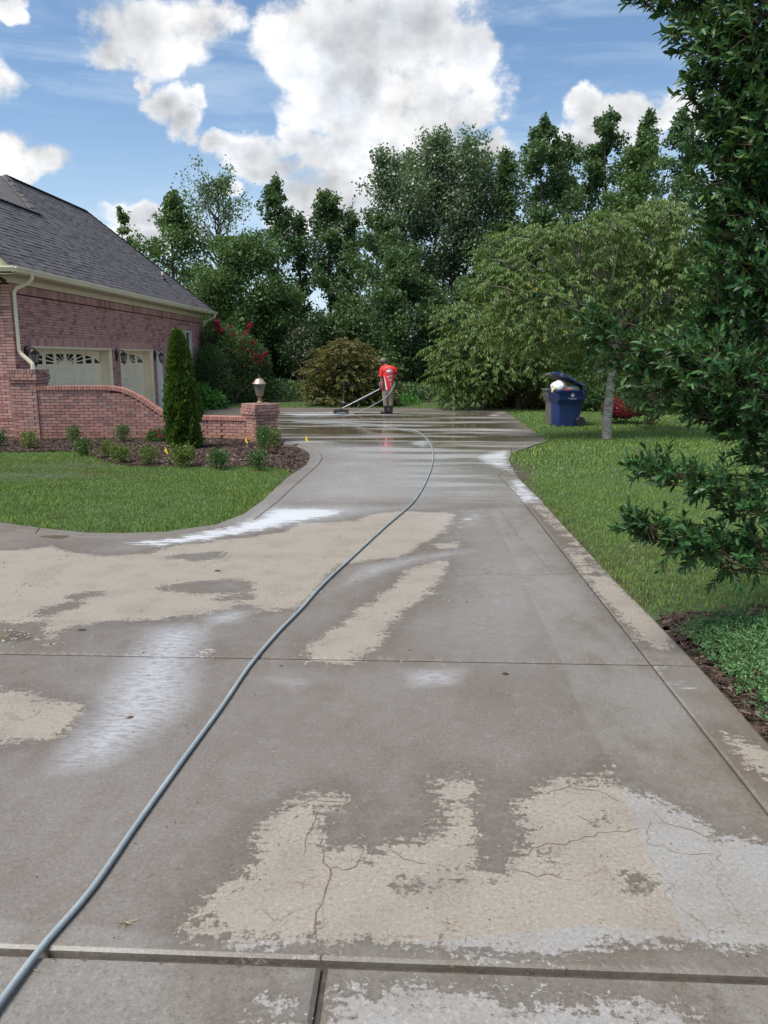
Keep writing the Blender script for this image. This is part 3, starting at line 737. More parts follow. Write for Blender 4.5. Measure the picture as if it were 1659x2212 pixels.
e = linedist(q, isl_out); nn = vnoise(q, 1.1); n2_ = vnoise(q, 2.6, 4.0)
bald = np.exp(-(((q - np.array(G(60, 1030))) / np.array([1.6, 0.35])) ** 2).sum(1)) + 0.8 * np.exp(-(((q - np.array(G(150, 1010))) / np.array([1.2, 0.35])) ** 2).sum(1))
h = (0.052 + 0.016 * nn) * rng.uniform(0.55, 1.25, len(q)) + 0.022 * np.exp(-e / 0.18)
h *= 1 - 0.7 * np.clip(bald, 0, 1)
blades('grass', q, hmap(q, h_left, -0.045), h, rng.uniform(0.005, 0.009, len(q)), np.clip(0.20 * (n2_ > .28) + bald * (.5 + rng.random(len(q))) * 1.3, 0, 1) * (rng.random(len(q)) < .75))
near = [(1.73, 5.42), (1.66, 6.6), (1.63, 9.61), c7, c6, (9.5, c6[1]), (5.5, 5.6), (3.4, 5.6)]
q = scatter_in(near, 95000, lambda p: np.clip(1.15 - (p[:, 1] - 6) * 0.08, 0.3, 1))
e = linedist(q, [(1.74, 5.3), *KO[4:], c7]); nn = vnoise(q, 0.9); n2_ = vnoise(q, 2.2, 4.0)
h = (0.048 + 0.016 * nn) * rng.uniform(0.5, 1.3, len(q)) * np.clip((q[:, 1] - 5.35) * 3, .45, 1)
dr = np.clip(np.exp(-e / 0.12) * 0.9 + 0.7 * (np.exp(-(((q - np.array([2.3, 7.1])) / np.array([.8, .9])) ** 2).sum(1))) * (n2_ > -0.1), 0, 1) * (rng.random(len(q)) < .7)
blades('grass', q, hmap(q, h_right, -0.05), h, rng.uniform(0.0045, 0.0085, len(q)), dr)
farp = [c6, c5, c4, c3, c2, c1, G(1133, 917), farR, (2.6, 29.4), (-9.0, 29.65), (-9.0, 32.2), (24, 32.2), (9.5, c6[1])]
q = scatter_in(farp, 130000, lambda p: np.clip(1.3 - (p[:, 1] - 12) * 0.055, 0.16, 1))
nn = vnoise(q, 0.5)
blades('grass', q, hmap(q, h_right, -0.05), (0.06 + 0.015 * nn) * rng.uniform(0.5, 1.3, len(q)), rng.uniform(0.009, 0.02, len(q)), 0.5 * (rng.random(len(q)) < .05), lean=0.8)

def chips(name, poly, n, z, hf, size=(0.03, 0.075), keep=None):
    q = scatter_in(poly, n, keep); n = len(q)
    zz = hmap(q, hf, z) + rng.uniform(0.0, 0.018, n)
    a = rng.uniform(0, 2 * np.pi, n); L = rng.uniform(*size, n) / 2; W = L * rng.uniform(0.10, 0.28, n); t = rng.uniform(-0.5, 0.5, n) * L; w2 = rng.uniform(-1, 1, n) * W
    u = np.c_[np.cos(a) * L, np.sin(a) * L, t]; v = np.c_[-np.sin(a) * W, np.cos(a) * W, w2]
    C = np.c_[q, zz]; top = np.array([0, 0, 0.004])
    V = np.stack([C - u - v, C + u - v, C + u + v, C - u + v, C - u * .8 + top * 1.6, C + u * .8 + top * 1.6], 1).reshape(-1, 3); k = np.arange(n)[:, None] * 6
    return tag(obj(name, np_mesh(name, V, [np.concatenate([k + np.array([0, 1, 5, 4]), k + np.array([2, 3, 4, 5])]), np.concatenate([k + np.array([1, 2, 5]), k + np.array([3, 0, 4])])], M['mulch'])), kind='stuff')
vis_bed = [p for p in bed if p[0] > -12.5] 
chips('bark_mulch', bed, 26000, -0.055, h_bed, (0.035, 0.10), lambda p: (p[:, 0] > -10.5) * 1.0)
chips('bark_mulch', [(1.77, 5.0), (1.77, 5.42), (2.6, 5.72), (3.8, 5.75), (4.0, 4.6), (2.6, 4.85)], 5200, -0.01, lambda x, y: nz(x, y, 8, 0.02), (0.03, 0.11))
chips('bark_mulch', [(1.755, 3.1), (1.76, 5.1), (2.6, 5.0), (2.6, 3.1)], 3500, -0.015, lambda x, y: nz(x, y, 8, 0.01), (0.02, 0.07))

# ------------------------------------------------------------------ bricks
BL, BH, BD, J = 0.198, 0.0585, 0.09, 0.0095          # length, height, depth, joint
CO = 0.068                                            # one course
def chip_box(L, D, Hh, c=0.004):
    """a brick with a worn front edge, length along x, front towards -y"""
    mb = MB(); x, y, z = L / 2, D / 2, Hh / 2
    V = [(-x, -y + c, -z), (x, -y + c, -z), (x, y, -z), (-x, y, -z), (-x, -y + c, z), (x, -y + c, z), (x, y, z), (-x, y, z),
         (-x + c, -y, -z + c), (x - c, -y, -z + c), (x - c, -y, z - c), (-x + c, -y, z - c)]
    mb.add(V, [(8, 9, 10, 11), (0, 1, 9, 8), (1, 5, 10, 9), (5, 4, 11, 10), (4, 0, 8, 11), (3, 2, 1, 0), (4, 5, 6, 7), (1, 2, 6, 5), (2, 3, 7, 6), (3, 0, 4, 7)])
    return mb
class Bricks:
    """all bricks of one wall: the ones that show largest become single parts, the rest one joined part"""
    def __init__(s, m, name='brick'): s.items = []; s.m = m; s.name = name; s.cache = {}
    def put(s, Mx, L=BL, D=BD, Hh=BH):
        s.items.append((Mx, round(L, 3), round(D, 3), round(Hh, 3)))
    def finish(s, parent, limit=300, inv=None):
        camp = Vector((0, 0, H))
        P_ = parent.matrix_basis.inverted() if parent else Matrix()
        s.items.sort(key=lambda it: (it[0].translation - camp).length - it[1] * 6)
        for Mx, L, D, Hh in s.items[:limit]:
            k = (L, D, Hh)
            if k not in s.cache: s.cache[k] = chip_box(L, D, Hh).mesh(s.name, s.m)
            o = obj(s.name, s.cache[k], parent); o.matrix_basis = P_ @ Mx
        rest = s.items[limit:]
        if rest:
            V = []; Fq = []; n = 0
            for Mx, L, D, Hh in rest:
                mb = chip_box(L, D, Hh); A = np.array(mb.v); R = np.array(P_ @ Mx)
                V.append(A @ R[:3, :3].T + R[:3, 3]); Fq.append(np.array(mb.f) + n); n += len(A)
            o = obj(s.name + 'work', np_mesh(s.name, np.concatenate(V), [np.concatenate(Fq)], s.m), parent)
            tag(o, kind='stuff')
def frame(p, xdir, out, jitter=0.0015):
    """matrix of a brick at p: x along the wall, -y pointing out of it"""
    x = Vector(xdir).normalized(); y = -Vector(out).normalized(); z = x.cross(y)
    p = Vector(p) + Vector(out).normalized() * rnd.uniform(-jitter, jitter)
    return Matrix(((x.x, y.x, z.x, p.x), (x.y, y.y, z.y, p.y), (x.z, y.z, z.z, p.z), (0, 0, 0, 1)))
def lay(B, p0, xdir, out, length, z0, ztop, holes=(), soldiers=(), depth=BD, bottom=None, topf=None):
    """running bond on a flat wall. holes / soldiers: (s0, s1, z0, z1) along the wall"""
    p0 = Vector(p0); x = Vector(xdir).normalized(); o = Vector(out).normalized()
    def blocked(s0, s1, z):
        iv = [(s0, s1)]
        for a, b, c, d in list(holes) + list(soldiers):
            if c - 0.02 < z < d - 0.005:
                nv = []
                for u, v in iv:
                    if b <= u or a >= v: nv.append((u, v)); continue
                    if a > u: nv.append((u, a - J / 2))
                    if b < v: nv.append((b + J / 2, v))
                iv = nv
        return iv
    k = 0; z = z0 + BH / 2
    while z < ztop - BH * 0.3:
        s = -(BL + J) / 2 if k % 2 else 0.0
        while s < length:
            a, b = max(0, s), min(length, s + BL)
            for u, v in blocked(a, b, z):
                if v - u > 0.02 and (topf is None or z + BH / 2 < topf((u + v) / 2)):
                    B.put(frame(p0 + x * (u + v) / 2 + Vector((0, 0, z)) - o * depth / 2, x, o), v - u, depth)
            s += BL + J
        z += CO; k += 1
    for a, b, c, d in soldiers:
        n = max(1, round((b - a) / CO)); w = (b - a) / n
        for i in range(n):
            B.put(frame(p0 + x * (a + (i + .5) * w) + Vector((0, 0, (c + d) / 2)) - o * (depth / 2 - 0.002), x, o, 0.002), w - J, depth, d - c - J)

# ------------------------------------------------------------------ the house
XW, YA, YB, ZS = -9.16, 17.42, 33.12, 3.50
house = thing('brick_house', 'pink brick house with a steep grey shingle roof and cream garage doors', 'house', (XW, YA, 0))
hb = Bricks(M['brick'])
D1 = (18.16, 23.02, 2.13); D2 = (23.66, 26.62, 2.13); D3 = (27.02, 27.62, 2.11); WN = (29.84, 31.42, 2.92, 1.35)
holes = [(D1[0] - YA, D1[1] - YA, -1, D1[2]), (D2[0] - YA, D2[1] - YA, -1, D2[2]), (D3[0] - YA, D3[1] - YA, -1, D3[2]), (WN[0] - YA, WN[1] - YA, WN[3], WN[2])]
sold = [(D1[0] - YA - .20, D1[1] - YA + .05, 2.13, 2.34), (D2[0] - YA - .05, D2[1] - YA + .08, 2.13, 2.34), (WN[0] - YA - .1, WN[1] - YA + .1, 2.92, 3.12), (0.02, YB - YA - .02, ZS - .20, ZS)]
lay(hb, (XW, YA, 0), (0, 1, 0), (1, 0, 0), YB - YA, 0.01, ZS - .2, holes, sold)
lay(hb, (XW - BL, YA, 0), (-1, 0, 0), (0, -1, 0), 2.2, 0.01 + 0, ZS, [], [])
for k in range(51):                                    # corner bricks showing their ends on the front
    z = 0.01 + BH / 2 + CO * k
    if z < ZS - .02: hb.put(frame((XW - BL / 2 + .001, YA - 0.001 + BD / 2, z), (1, 0, 0), (0, -1, 0)), BL - J, BD)
hb.finish(house)
def hpart(mb, name, m, parent=None, smooth=False, label=None):
    """builds in world coordinates under the house (or one of its parts)"""
    par = parent or house
    mw = par.matrix_basis.copy(); q = par
    while q.parent: q = q.parent; mw = q.matrix_basis @ mw
    inv = mw.inverted(); mb.v = [tuple(inv @ Vector(p)) for p in mb.v]
    o = mb.build(name, m, par, smooth)
    if label: o['label'] = label
    return o
core = MB(); xb = XW - 0.010                          # mortar bed, a centimetre behind the brick faces
ys = [YA + .01, D1[0], D1[1], D2[0], D2[1], D3[0], D3[1], WN[0], WN[1], YB]
def wallbit(y0, y1, z0, z1): core.box(((xb + xb - .30) / 2, (y0 + y1) / 2, (z0 + z1) / 2), (.30, y1 - y0, z1 - z0))
prevy = YA + .01
for (a, b, zt, zb) in [(D1[0], D1[1], D1[2], 0), (D2[0], D2[1], D2[2], 0), (D3[0], D3[1], D3[2], 0), (WN[0], WN[1], WN[2], WN[3])]:
    wallbit(prevy, a, -.1, ZS); wallbit(a, b, zt + .003, ZS)
    if zb: wallbit(a, b, -.1, zb)
    prevy = b
wallbit(prevy, YB, -.1, ZS)
core.box((XW - 1.4, YA + .16, ZS / 2 - .05), (2.78, .30, ZS + .1))
core.box((XW - 4.2, YB - .15, ZS / 2 - .05), (7.8, .30, ZS + .1))
hpart(core, 'wall', M['mortar'])
# jambs and door frames
def opening(a, b, zt, depth, name='door_frame'):
    mb = MB(); t = 0.045
    mb.box((XW - depth / 2 + .012, b - t / 2 - .001, zt / 2), (depth, t, zt - .004))
    mb.box((XW - depth / 2 + .012, a + t / 2 + .001, zt / 2), (depth, t, zt - .004))
    mb.box((XW - depth / 2 + .012, (a + b) / 2, zt - t / 2 - .002), (depth, b - a - 2 * t - .006, t))
    mb.box((XW - .035, b - .075, zt / 2), (.05, .055, zt - .06)); mb.box((XW - .035, a + .075, zt / 2), (.05, .055, zt - .06))
    mb.box((XW + .022, (a + b) / 2, zt - .010), (.04, b - a - .01, .028))
    return hpart(mb, name, M['creamdoor'])
opening(D1[0], D1[1], D1[2], .34); opening(D2[0], D2[1], D2[2], .34)
def clip(poly, a, b, c):
    """keep the part of a convex polygon with a*x+b*y<=c"""
    out = []
    for i in range(len(poly)):
        p, q = poly[i], poly[(i + 1) % len(poly)]
        dp, dq = a * p[0] + b * p[1] - c, a * q[0] + b * q[1] - c
        if dp <= 0: out.append(p)
        if dp * dq < 0:
            t = dp / (dp - dq); out.append((p[0] + (q[0] - p[0]) * t, p[1] + (q[1] - p[1]) * t))
    return out
def clip_rect(poly, x0, x1, y0, y1):
    for a, b, c in ((1, 0, x1), (-1, 0, -x0), (0, 1, y1), (0, -1, -y0)):
        poly = clip(poly, a, b, c)
        if len(poly) < 3: return []
    return poly
def garage_door(y0, y1, n, label):
    """four rows of raised panels, the top row glazed with one sunburst over the whole width"""
    Xd = XW - .30; zt = 2.09; rows = [0.01, .53, 1.05, 1.57, zt]
    T = Matrix(((0, 0, 1, Xd), (1, 0, 0, 0), (0, 1, 0, 0), (0, 0, 0, 1)))          # (along y, up, out)
    door = hpart(MB().prism([(y0, 0.0), (y1, 0.0), (y1, zt), (y0, zt)], -.05, -.012, T), 'garage_door', M['creamdoor'], label=label)
    for r in range(4):
        s = MB(); z0, z1 = rows[r] + .003, rows[r + 1] - .003; pitch = (y1 - y0) / n
        yw = [y0] + [y0 + pitch * (i + q) for i in range(n) for q in (.14, .86)] + [y1]
        za, zb = (z0 + .11, z1 - .11) if r < 3 else (z0 + .13, z1 - .12)
        s.prism([(y0, z0), (y1, z0), (y1, za), (y0, za)], -.012, 0, T)
        s.prism([(y0, zb), (y1, zb), (y1, z1), (y0, z1)], -.012, 0, T)
        for i in range(0, len(yw) - 1, 2): s.prism([(yw[i], za), (yw[i + 1], za), (yw[i + 1], zb), (yw[i], zb)], -.012, 0, T)
        sec = hpart(s, 'door_section', M['creamdoor'], door)
        cx = (y0 + y1) / 2; cz = za - 0.01; R1, R2 = (y1 - y0) * .47, (zb - za) * 1.10
        for i in range(n):
            a, b = y0 + pitch * (i + .14), y0 + pitch * (i + .86)
            if r < 3:
                p = MB(); d = .028
                p.add([(a + .004, za + .004, -.010), (b - .004, za + .004, -.010), (b - .004, zb - .004, -.010), (a + .004, zb - .004, -.010), (a + d, za + d, .004), (b - d, za + d, .004), (b - d, zb - d, .004), (a + d, zb - d, .004)],
                      [(0, 1, 5, 4), (1, 2, 6, 5), (2, 3, 7, 6), (3, 0, 4, 7), (4, 5, 6, 7)], T)
                hpart(p, 'door_panel', M['creamdoor'], door)
            else:
                hpart(MB().prism([(a + .002, za + .002), (b - .002, za + .002), (b - .002, zb - .002), (a + .002, zb - .002)], -.0118, -.0085, T), 'pane', M['glass'], door)
                w = MB()
                for q in range(1, 10):                        # rays of the sunburst
                    th = math.pi * q / 10
                    dx, dz = math.cos(th) * 3, math.sin(th) * 3 * (R2 / R1) * 2.2
                    L = math.hypot(dx, dz); nx, nz_ = -dz / L * .015, dx / L * .015
                    pl = clip_rect([(cx - nx, cz - nz_), (cx + dx - nx, cz + dz - nz_), (cx + dx + nx, cz + dz + nz_), (cx + nx, cz + nz_)], a + .002, b - .002, za + .002, zb - .002)
                    if len(pl) > 2: w.prism(ccw(pl), -.0082, -.003, T)
                sunp = clip_rect([(cx + .21 * math.cos(k * math.pi / 10), cz + .13 * math.sin(k * math.pi / 10)) for k in range(11)], a + .002, b - .002, za + .002, zb - .002)
                if len(sunp) > 2: w.prism(ccw(sunp), -.0082, -.0025, T)
                for k in range(24):                           # spandrel outside the arch
                    t0, t1 = math.pi * k / 24, math.pi * (k + 1) / 24
                    p0 = (cx + R1 * math.cos(t0), cz + R2 * math.sin(t0)); p1 = (cx + R1 * math.cos(t1), cz + R2 * math.sin(t1))
                    pl = clip_rect([p1, p0, (p0[0] + (0.5 if k < 2 else 0), 9), (p1[0] - (0.5 if k > 21 else 0), 9)], a + .002, b - .002, za + .002, zb - .002)
                    if len(pl) > 2: w.prism(ccw(pl), -.0082, -.002, T)
                if w.v: hpart(w, 'sunburst_bars', M['creamdoor'], door)
garage_door(D1[0] + .05, D1[1] - .05, 8, 'wide cream double garage door with sunburst windows')
garage_door(D2[0] + .05, D2[1] - .05, 4, 'narrow cream single garage door with sunburst windows')
# side door, window
mb = MB(); a, b, zt = D3
mb.box((XW - .05, b - .03, zt / 2), (.11, .055, zt - .004)); mb.box((XW - .05, a + .03, zt / 2), (.11, .055, zt - .004)); mb.box((XW - .05, (a + b) / 2, zt - .03), (.11, b - a - .12, .055))
hpart(mb, 'door_frame', M['white'])
sd_ = hpart(MB().box((XW - .075, (a + b) / 2, zt / 2 - .02), (.05, b - a - .118, zt - .07)), 'side_door', M['white'], label='narrow white side door between brick piers')
hpart(MB().box((XW - .047, (a + b) / 2, 1.50), (.006, .30, .78)).box((XW - .047, (a + b) / 2, .55), (.006, .30, .62)), 'door_panel', M['white'], sd_)
a, b, zt, zb = WN
mb = MB(); mb.box((XW - .05, a + .035, (zt + zb) / 2), (.11, .068, zt - zb - .006)); mb.box((XW - .05, b - .035, (zt + zb) / 2), (.11, .068, zt - zb - .006))
mb.box((XW - .05, (a + b) / 2, zt - .038), (.11, b - a - .142, .068)); mb.box((XW - .045, (a + b) / 2, zb + .038), (.12, b - a - .142, .068)); mb.box((XW - .05, (a + b) / 2, (zt + zb) / 2), (.09, .10, zt - zb - .146))
wn = hpart(mb, 'window', M['white'])
for c in ((a + b) / 2 - .36, (a + b) / 2 + .36):
    hpart(MB().box((XW - .085, c, (zt + zb) / 2), (.006, .60, zt - zb - .15)), 'pane', M['glass'], wn)
for i in range(8):                                      # projecting sill of bricks
    pass
# eaves, gutter, roof: the roof plane rises from X0 at 0.95
X0, Z0, PT = -8.72, 3.80, 0.95
RY0, RY1 = 16.78, 33.55
eave = MB()
eave.box((XW + .218, (YA - .45 + RY1) / 2, 3.655), (.436, RY1 - YA + .45, .018))                        # soffit
eave.box((XW - 1.3, YA - .235, 3.655), (2.6, .43, .018))
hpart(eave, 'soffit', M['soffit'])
hpart(MB().box((XW + .022, (YA + YB) / 2, 3.575), (.026, YB - YA + .03, .135)).box((XW - 1.2, YA - .022, 3.575), (2.45, .026, .135)), 'frieze_board', M['cream'])
hpart(MB().box((X0 + .008 - .02, (RY0 + RY1) / 2, 3.735), (.024, RY1 - RY0 - .06, .145)), 'fascia', M['cream'])
def gutter(p, q, out):
    """K-shaped gutter from p to q, its lip on the side out"""
    p = Vector(p); q = Vector(q); o = Vector(out); prof = [(0, .0), (.075, .0), (.082, .018), (.10, .055), (.118, .075), (.118, .112), (.106, .112), (.106, .085), (.012, .085), (0, .10)]
    mb = MB(); V = [p + o * a + Vector((0, 0, b)) for a, b in prof] + [q + o * a + Vector((0, 0, b)) for a, b in prof]; n = len(prof)
    return mb.add(V, [(i, (i + 1) % n, n + (i + 1) % n, n + i) for i in range(n)] + [tuple(range(n)), tuple(range(2 * n - 1, n - 1, -1))])
hpart(gutter((X0 + .002, RY0 + .0, 3.672), (X0 + .002, RY1, 3.672), (1, 0, 0)), 'gutter', M['cream'])
hpart(gutter((X0 + .10, RY0 - .01, 3.672), (X0 - 3.2, RY0 - .01, 3.672), (0, -1, 0)), 'gutter', M['cream'])
tri = MB(); tri.prism([(X0 - .10, 3.79), (X0 - 2.23, 3.79), (X0 - 2.23, 3.78 + PT * 2.13)], -.0, .05, Matrix(((1, 0, 0, 0), (0, 0, 1, RY0 + .16), (0, 1, 0, 0), (0, 0, 0, 1))))
tri.prism([(X0 - 4.46, 3.79), (X0 - 2.235, 3.79), (X0 - 2.235, 3.78 + PT * 2.13)][::1], -.0, .05, Matrix(((1, 0, 0, 0), (0, 0, 1, RY0 + .161), (0, 1, 0, 0), (0, 0, 0, 1))))
hpart(tri, 'gable_board', M['cream'])
roofp = lambda x, y: Vector((x, y, Z0 + PT * (X0 - x)))
XR1, XR2, YN, YM, YF = -10.95, -12.25, 22.83, 23.75, 29.30
th = 0.05
deck = MB()
def slab3(mb, pts, n=(0, 0, -th)):
    k = len(pts); P2 = [Vector(p) + Vector(n) for p in pts]
    mb.add(list(pts) + P2, [tuple(range(k)), tuple(range(2 * k - 1, k - 1, -1))] + [(i, k + i, k + (i + 1) % k, (i + 1) % k) for i in range(k)])
slab3(deck, [roofp(X0 + .03, RY0), roofp(X0 + .03, RY1), roofp(XR2, YF), roofp(XR2, YM), roofp(XR1, YN), roofp(XR1, RY0)])
M['deck'] = simple('weathered shingle field', (0.082, 0.075, 0.078), 0.9, var=.3, nscale=25)
rz = Z0 + PT * (X0 - XR2)
slab3(deck, [Vector((XR1, RY0, 5.915)), Vector((XR1, YN, 5.915)), Vector((XR1 - 2.2, YN, 3.83)), Vector((XR1 - 2.2, RY0, 3.83))])
slab3(deck, [Vector((X0 + .03, RY1, Z0 - .03)), Vector((-15.7, RY1, Z0 - .03)), Vector((XR2, YF, rz))])
slab3(deck, [Vector((XR2, YF, rz)), Vector((-15.7, RY1, Z0)), Vector((-15.7, 23.0, Z0)), Vector((XR2, YM, rz))])
slab3(deck, [Vector((XR2, YM, rz)), Vector((-24, YM + .1, rz)), Vector((-24, 20.3, 3.83)), Vector((-13.1, 20.3, 3.83)), Vector((XR1, YN, 5.915))])
slab3(deck, [Vector((XR2, YM, rz)), Vector((-24, YM + .1, rz)), Vector((-24, 27.3, 3.83)), Vector((-13.1, 27.3, 3.83))])
roof = hpart(deck, 'roof', M['deck'])
class Plates(Bricks):
    pass
sh = Plates(M['shingle'], 'shingle')
nrm = Vector((PT, 0, 1)).normalized(); upd = Vector((-1, 0, PT)).normalized()
def shingle_mesh(L, D, Hh):
    mb = MB(); x = L / 2; 
    mb.add([(-x, 0, 0.004), (x, 0, 0.004), (x, 0, Hh), (-x, 0, Hh), (-x, -D, 0.0), (x, -D, 0.0), (x, -D, Hh * .35), (-x, -D, Hh * .35)],
           [(0, 1, 2, 3), (3, 2, 6, 7), (1, 5, 6, 2), (4, 0, 3, 7), (5, 4, 7, 6)])
    return mb
EXP = 0.145; slope_len = (X0 + .05 - XR2) / upd.x * -1 * 1.0
def in_slope(x, y):
    if x < XR1: 
        f = (x - XR2) / (XR1 - XR2)
        return YM + (YN - YM) * f < y < YF + (RY1 - YF) * (X0 - x - (X0 - XR2)) / (XR2 - X0) * -1 if False else (YM + (YN - YM) * f) < y < (YF + (RY1 - YF) * (x - XR2) / (X0 - XR2))
    return RY0 < y < (YF + (RY1 - YF) * (x - XR2) / (X0 - XR2))
items = []
k = 0
while True:
    s = k * EXP; p = roofp(X0 + .045, 0) + upd * s
    if p.x < XR2 + .03: break
    y = RY0 + (k % 3) * .11 - .2
    while y < RY1:
        w = rnd.choice((.16, .20, .26, .32)) ; c = y + w / 2
        if in_slope(p.x, c):
            hh = rnd.choice((.010, .013, .019))
            Mx = Matrix(((0, -upd.x * -1, nrm.x, 0), (1, 0, 0, 0), (0, -upd.z * -1, nrm.z, 0), (0, 0, 0, 1)))
            items.append((p.x + nrm.x * .002, max(c - w / 2, RY0), min(c + w / 2, RY1 + .2), p.z + nrm.z * .002, hh))
        y += w + .004
    k += 1
# one shingle: y across, slope direction up; built from its own edges so that ends can be cut to the hip
def sh_geo(x, y0, y1, z, hh):
    P0 = Vector((x, 0, z)); Dn = upd * (EXP + .03)
    def q(y, a, h): r = P0 + upd * a + nrm * h; return (r.x, y, r.z)
    L = EXP + .02
    return [q(y0, 0, 0), q(y1, 0, 0), q(y1, 0, hh), q(y0, 0, hh), q(y0, L, 0), q(y1, L, 0), q(y1, L, .004), q(y0, L, .004)]
SF = [(3, 2, 1, 0), (7, 6, 2, 3), (2, 6, 5, 1), (0, 4, 7, 3)]
items.sort(key=lambda it: (it[0] ** 2 + ((it[1] + it[2]) / 2) ** 2 + it[3] ** 2) - (it[2] - it[1]) * 60)
ml = {}
for it in items[:300]:
    x, y0, y1, z, hh = it; w = round(y1 - y0, 3); key = (w, hh)
    if key not in ml:
        mb = MB(); mb.add([tuple(Vector(v)) for v in sh_geo(0, -w / 2, w / 2, 0, hh)], SF); ml[key] = mb.mesh('shingle', M['shingle'])
    obj('shingle', ml[key], roof, loc=(x - XW, (y0 + y1) / 2 - YA, z))
V = []; Fq = []
for n, it in enumerate(items[300:]):
    V += sh_geo(*it); Fq.append(np.array(SF) + 8 * n)
tag(obj('shingles', np_mesh('shingle', np.array(V) - np.array([XW, YA, 0]), [np.concatenate(Fq)], M['shingle']), roof), kind='stuff')
def caps(p, q, n, name='ridge_cap'):
    p, q = Vector(p), Vector(q); d = (q - p) / n; mb = MB(); side = d.normalized().cross(Vector((0, 0, 1))).normalized()
    for i in range(n):
        a = p + d * i; b = p + d * (i + 1.12); lift = Vector((0, 0, .03)); dr = Vector((0, 0, -.055))
        l2 = Vector((0, 0, .014))
        mb.add([a + side * .13 + dr + lift, a + lift * 1.4, a - side * .13 + dr + lift, b + side * .13 + dr + l2, b + l2, b - side * .13 + dr + l2], [(0, 1, 4, 3), (1, 2, 5, 4), (0, 2, 1)])
    hpart(mb, name, M['shingle'], roof)
caps(roofp(XR2, YM), roofp(XR2, YF), 26); caps(roofp(X0, RY1), roofp(XR2, YF), 30, 'hip_cap'); caps(roofp(XR1, YN), roofp(XR2, YM), 7, 'hip_cap')
caps((XR1, RY0, 5.915), (XR1, YN, 5.915), 28)
hpart(MB().prism([(0, 0), (.10, .0), (.10, .02), (0, .02)], 0, 1, Matrix()).mesh and MB().tube([roofp(-9.79, 30.1) + Vector((0, 0, -.05)), roofp(-9.79, 30.1) + Vector((0, 0, .27))], .045, 12), 'vent_pipe', M['white'], roof)
vb = MB(); c = roofp(-9.79, 30.1)
vb.lathe([(.16, 0), (.07, .10), (.052, .16)], 12, Matrix.Translation(c + Vector((0, 0, -.02)))); hpart(vb, 'pipe_flashing', M['darkmetal'], roof)
# downspouts
def spout(pts, label):
    o = hpart(MB().tube(pts, .055, 4, flat=.75), 'downspout', M['cream'], label=label)
    md = o.modifiers.new('bevel', 'BEVEL'); md.width = .012; md.segments = 2
    return o
spout([(X0 + .05, 17.52, 3.69), (X0 + .05, 17.52, 3.60), (X0 - .02, 17.52, 3.52), (XW + .14, 17.50, 3.40), (XW + .065, 17.50, 3.30), (XW + .06, 17.50, 2.2), (XW + .06, 17.50, 2.02), (XW + .10, 17.50, 1.95), (XW + .30, 17.45, 1.79), (XW + .38, 17.43, 1.72), (XW + .385, 17.42, 1.60)], 'downspout kinked out over the brick pier')
spout([(X0 + .04, 33.32, 3.69), (X0 + .04, 33.32, 3.58), (X0 - .1, 33.28, 3.50), (XW + .10, 33.20, 3.40), (XW + .06, 33.16, 3.28), (XW + .06, 33.16, .15)], 'downspout at the far corner')
fl = MB()
fl.lathe([(.06, 0), (.06, .03)], 12, Matrix.Translation((XW - .12, YA - .25, 3.61)))
for s in (-1, 1):
    fl.tube([(XW - .12, YA - .25, 3.61), (XW - .12 + s * .09, YA - .27, 3.56)], .018, 8)
    fl.tube([(XW - .12 + s * .09, YA - .27, 3.57), (XW - .12 + s * .20, YA - .34, 3.50)], [.035, .06], 12)
hpart(fl, 'floodlight', M['bronze'])

# ------------------------------------------------------------------ wall lanterns
def lantern_prof():
    return
def wall_lantern(y, label):
    t = thing('wall_lantern', label, 'wall lamp', (XW + .002, y, 1.93), 0, 'bronze lanterns beside the garage doors')
    b = MB(); b.prism([(-.055, -.15), (.055, -.15), (.07, 0), (.055, .16), (0, .20), (-.055, .16), (-.07, 0)], 0, .02, Matrix(((0, 0, 1, 0), (1, 0, 0, 0), (0, 1, 0, 0), (0, 0, 0, 1)))); b.build('backplate', M['bronze'], t)
    pts = [(0.015, 0, -.06), (.06, 0, -.01), (.07, 0, .08), (.12, 0, .15), (.19, 0, .155), (.225, 0, .12), (.23, 0, .085)]
    MB().tube(pts, .013, 8).build('arm', M['bronze'], t, True)
    T = Matrix.Translation((.23, 0, 0))
    MB().lathe([(.012, .135), (.018, .10), (.055, .088), (.095, .055), (.115, .02), (.115, .008), (.10, .008)], 6, T).build('lamp_roof', M['bronze'], t)
    MB().lathe([(.092, .006), (.055, -.185)], 6, T, cap=False).build('pane', M['lglass'], t)
    f = MB()
    for k in range(6):
        a = math.pi * k / 3; f.tube([(.23 + .094 * math.cos(a), .094 * math.sin(a), .006), (.23 + .057 * math.cos(a), .057 * math.sin(a), -.187)], .006, 4)
    f.lathe([(.064, -.175), (.066, -.20), (.03, -.225), (.014, -.245), (.018, -.26), (.004, -.285)], 8, T)
    f.build('lamp_frame', M['bronze'], t)
    MB().lathe([(.012, -.18), (.012, -.09)], 8, T).build('candle', M['white'], t)
wall_lantern(17.90, 'dark bronze wall lantern beside the downspout')
wall_lantern(23.37, 'dark bronze wall lantern between the two garage doors')
wall_lantern(26.82, 'dark bronze wall lantern by the narrow white side door')

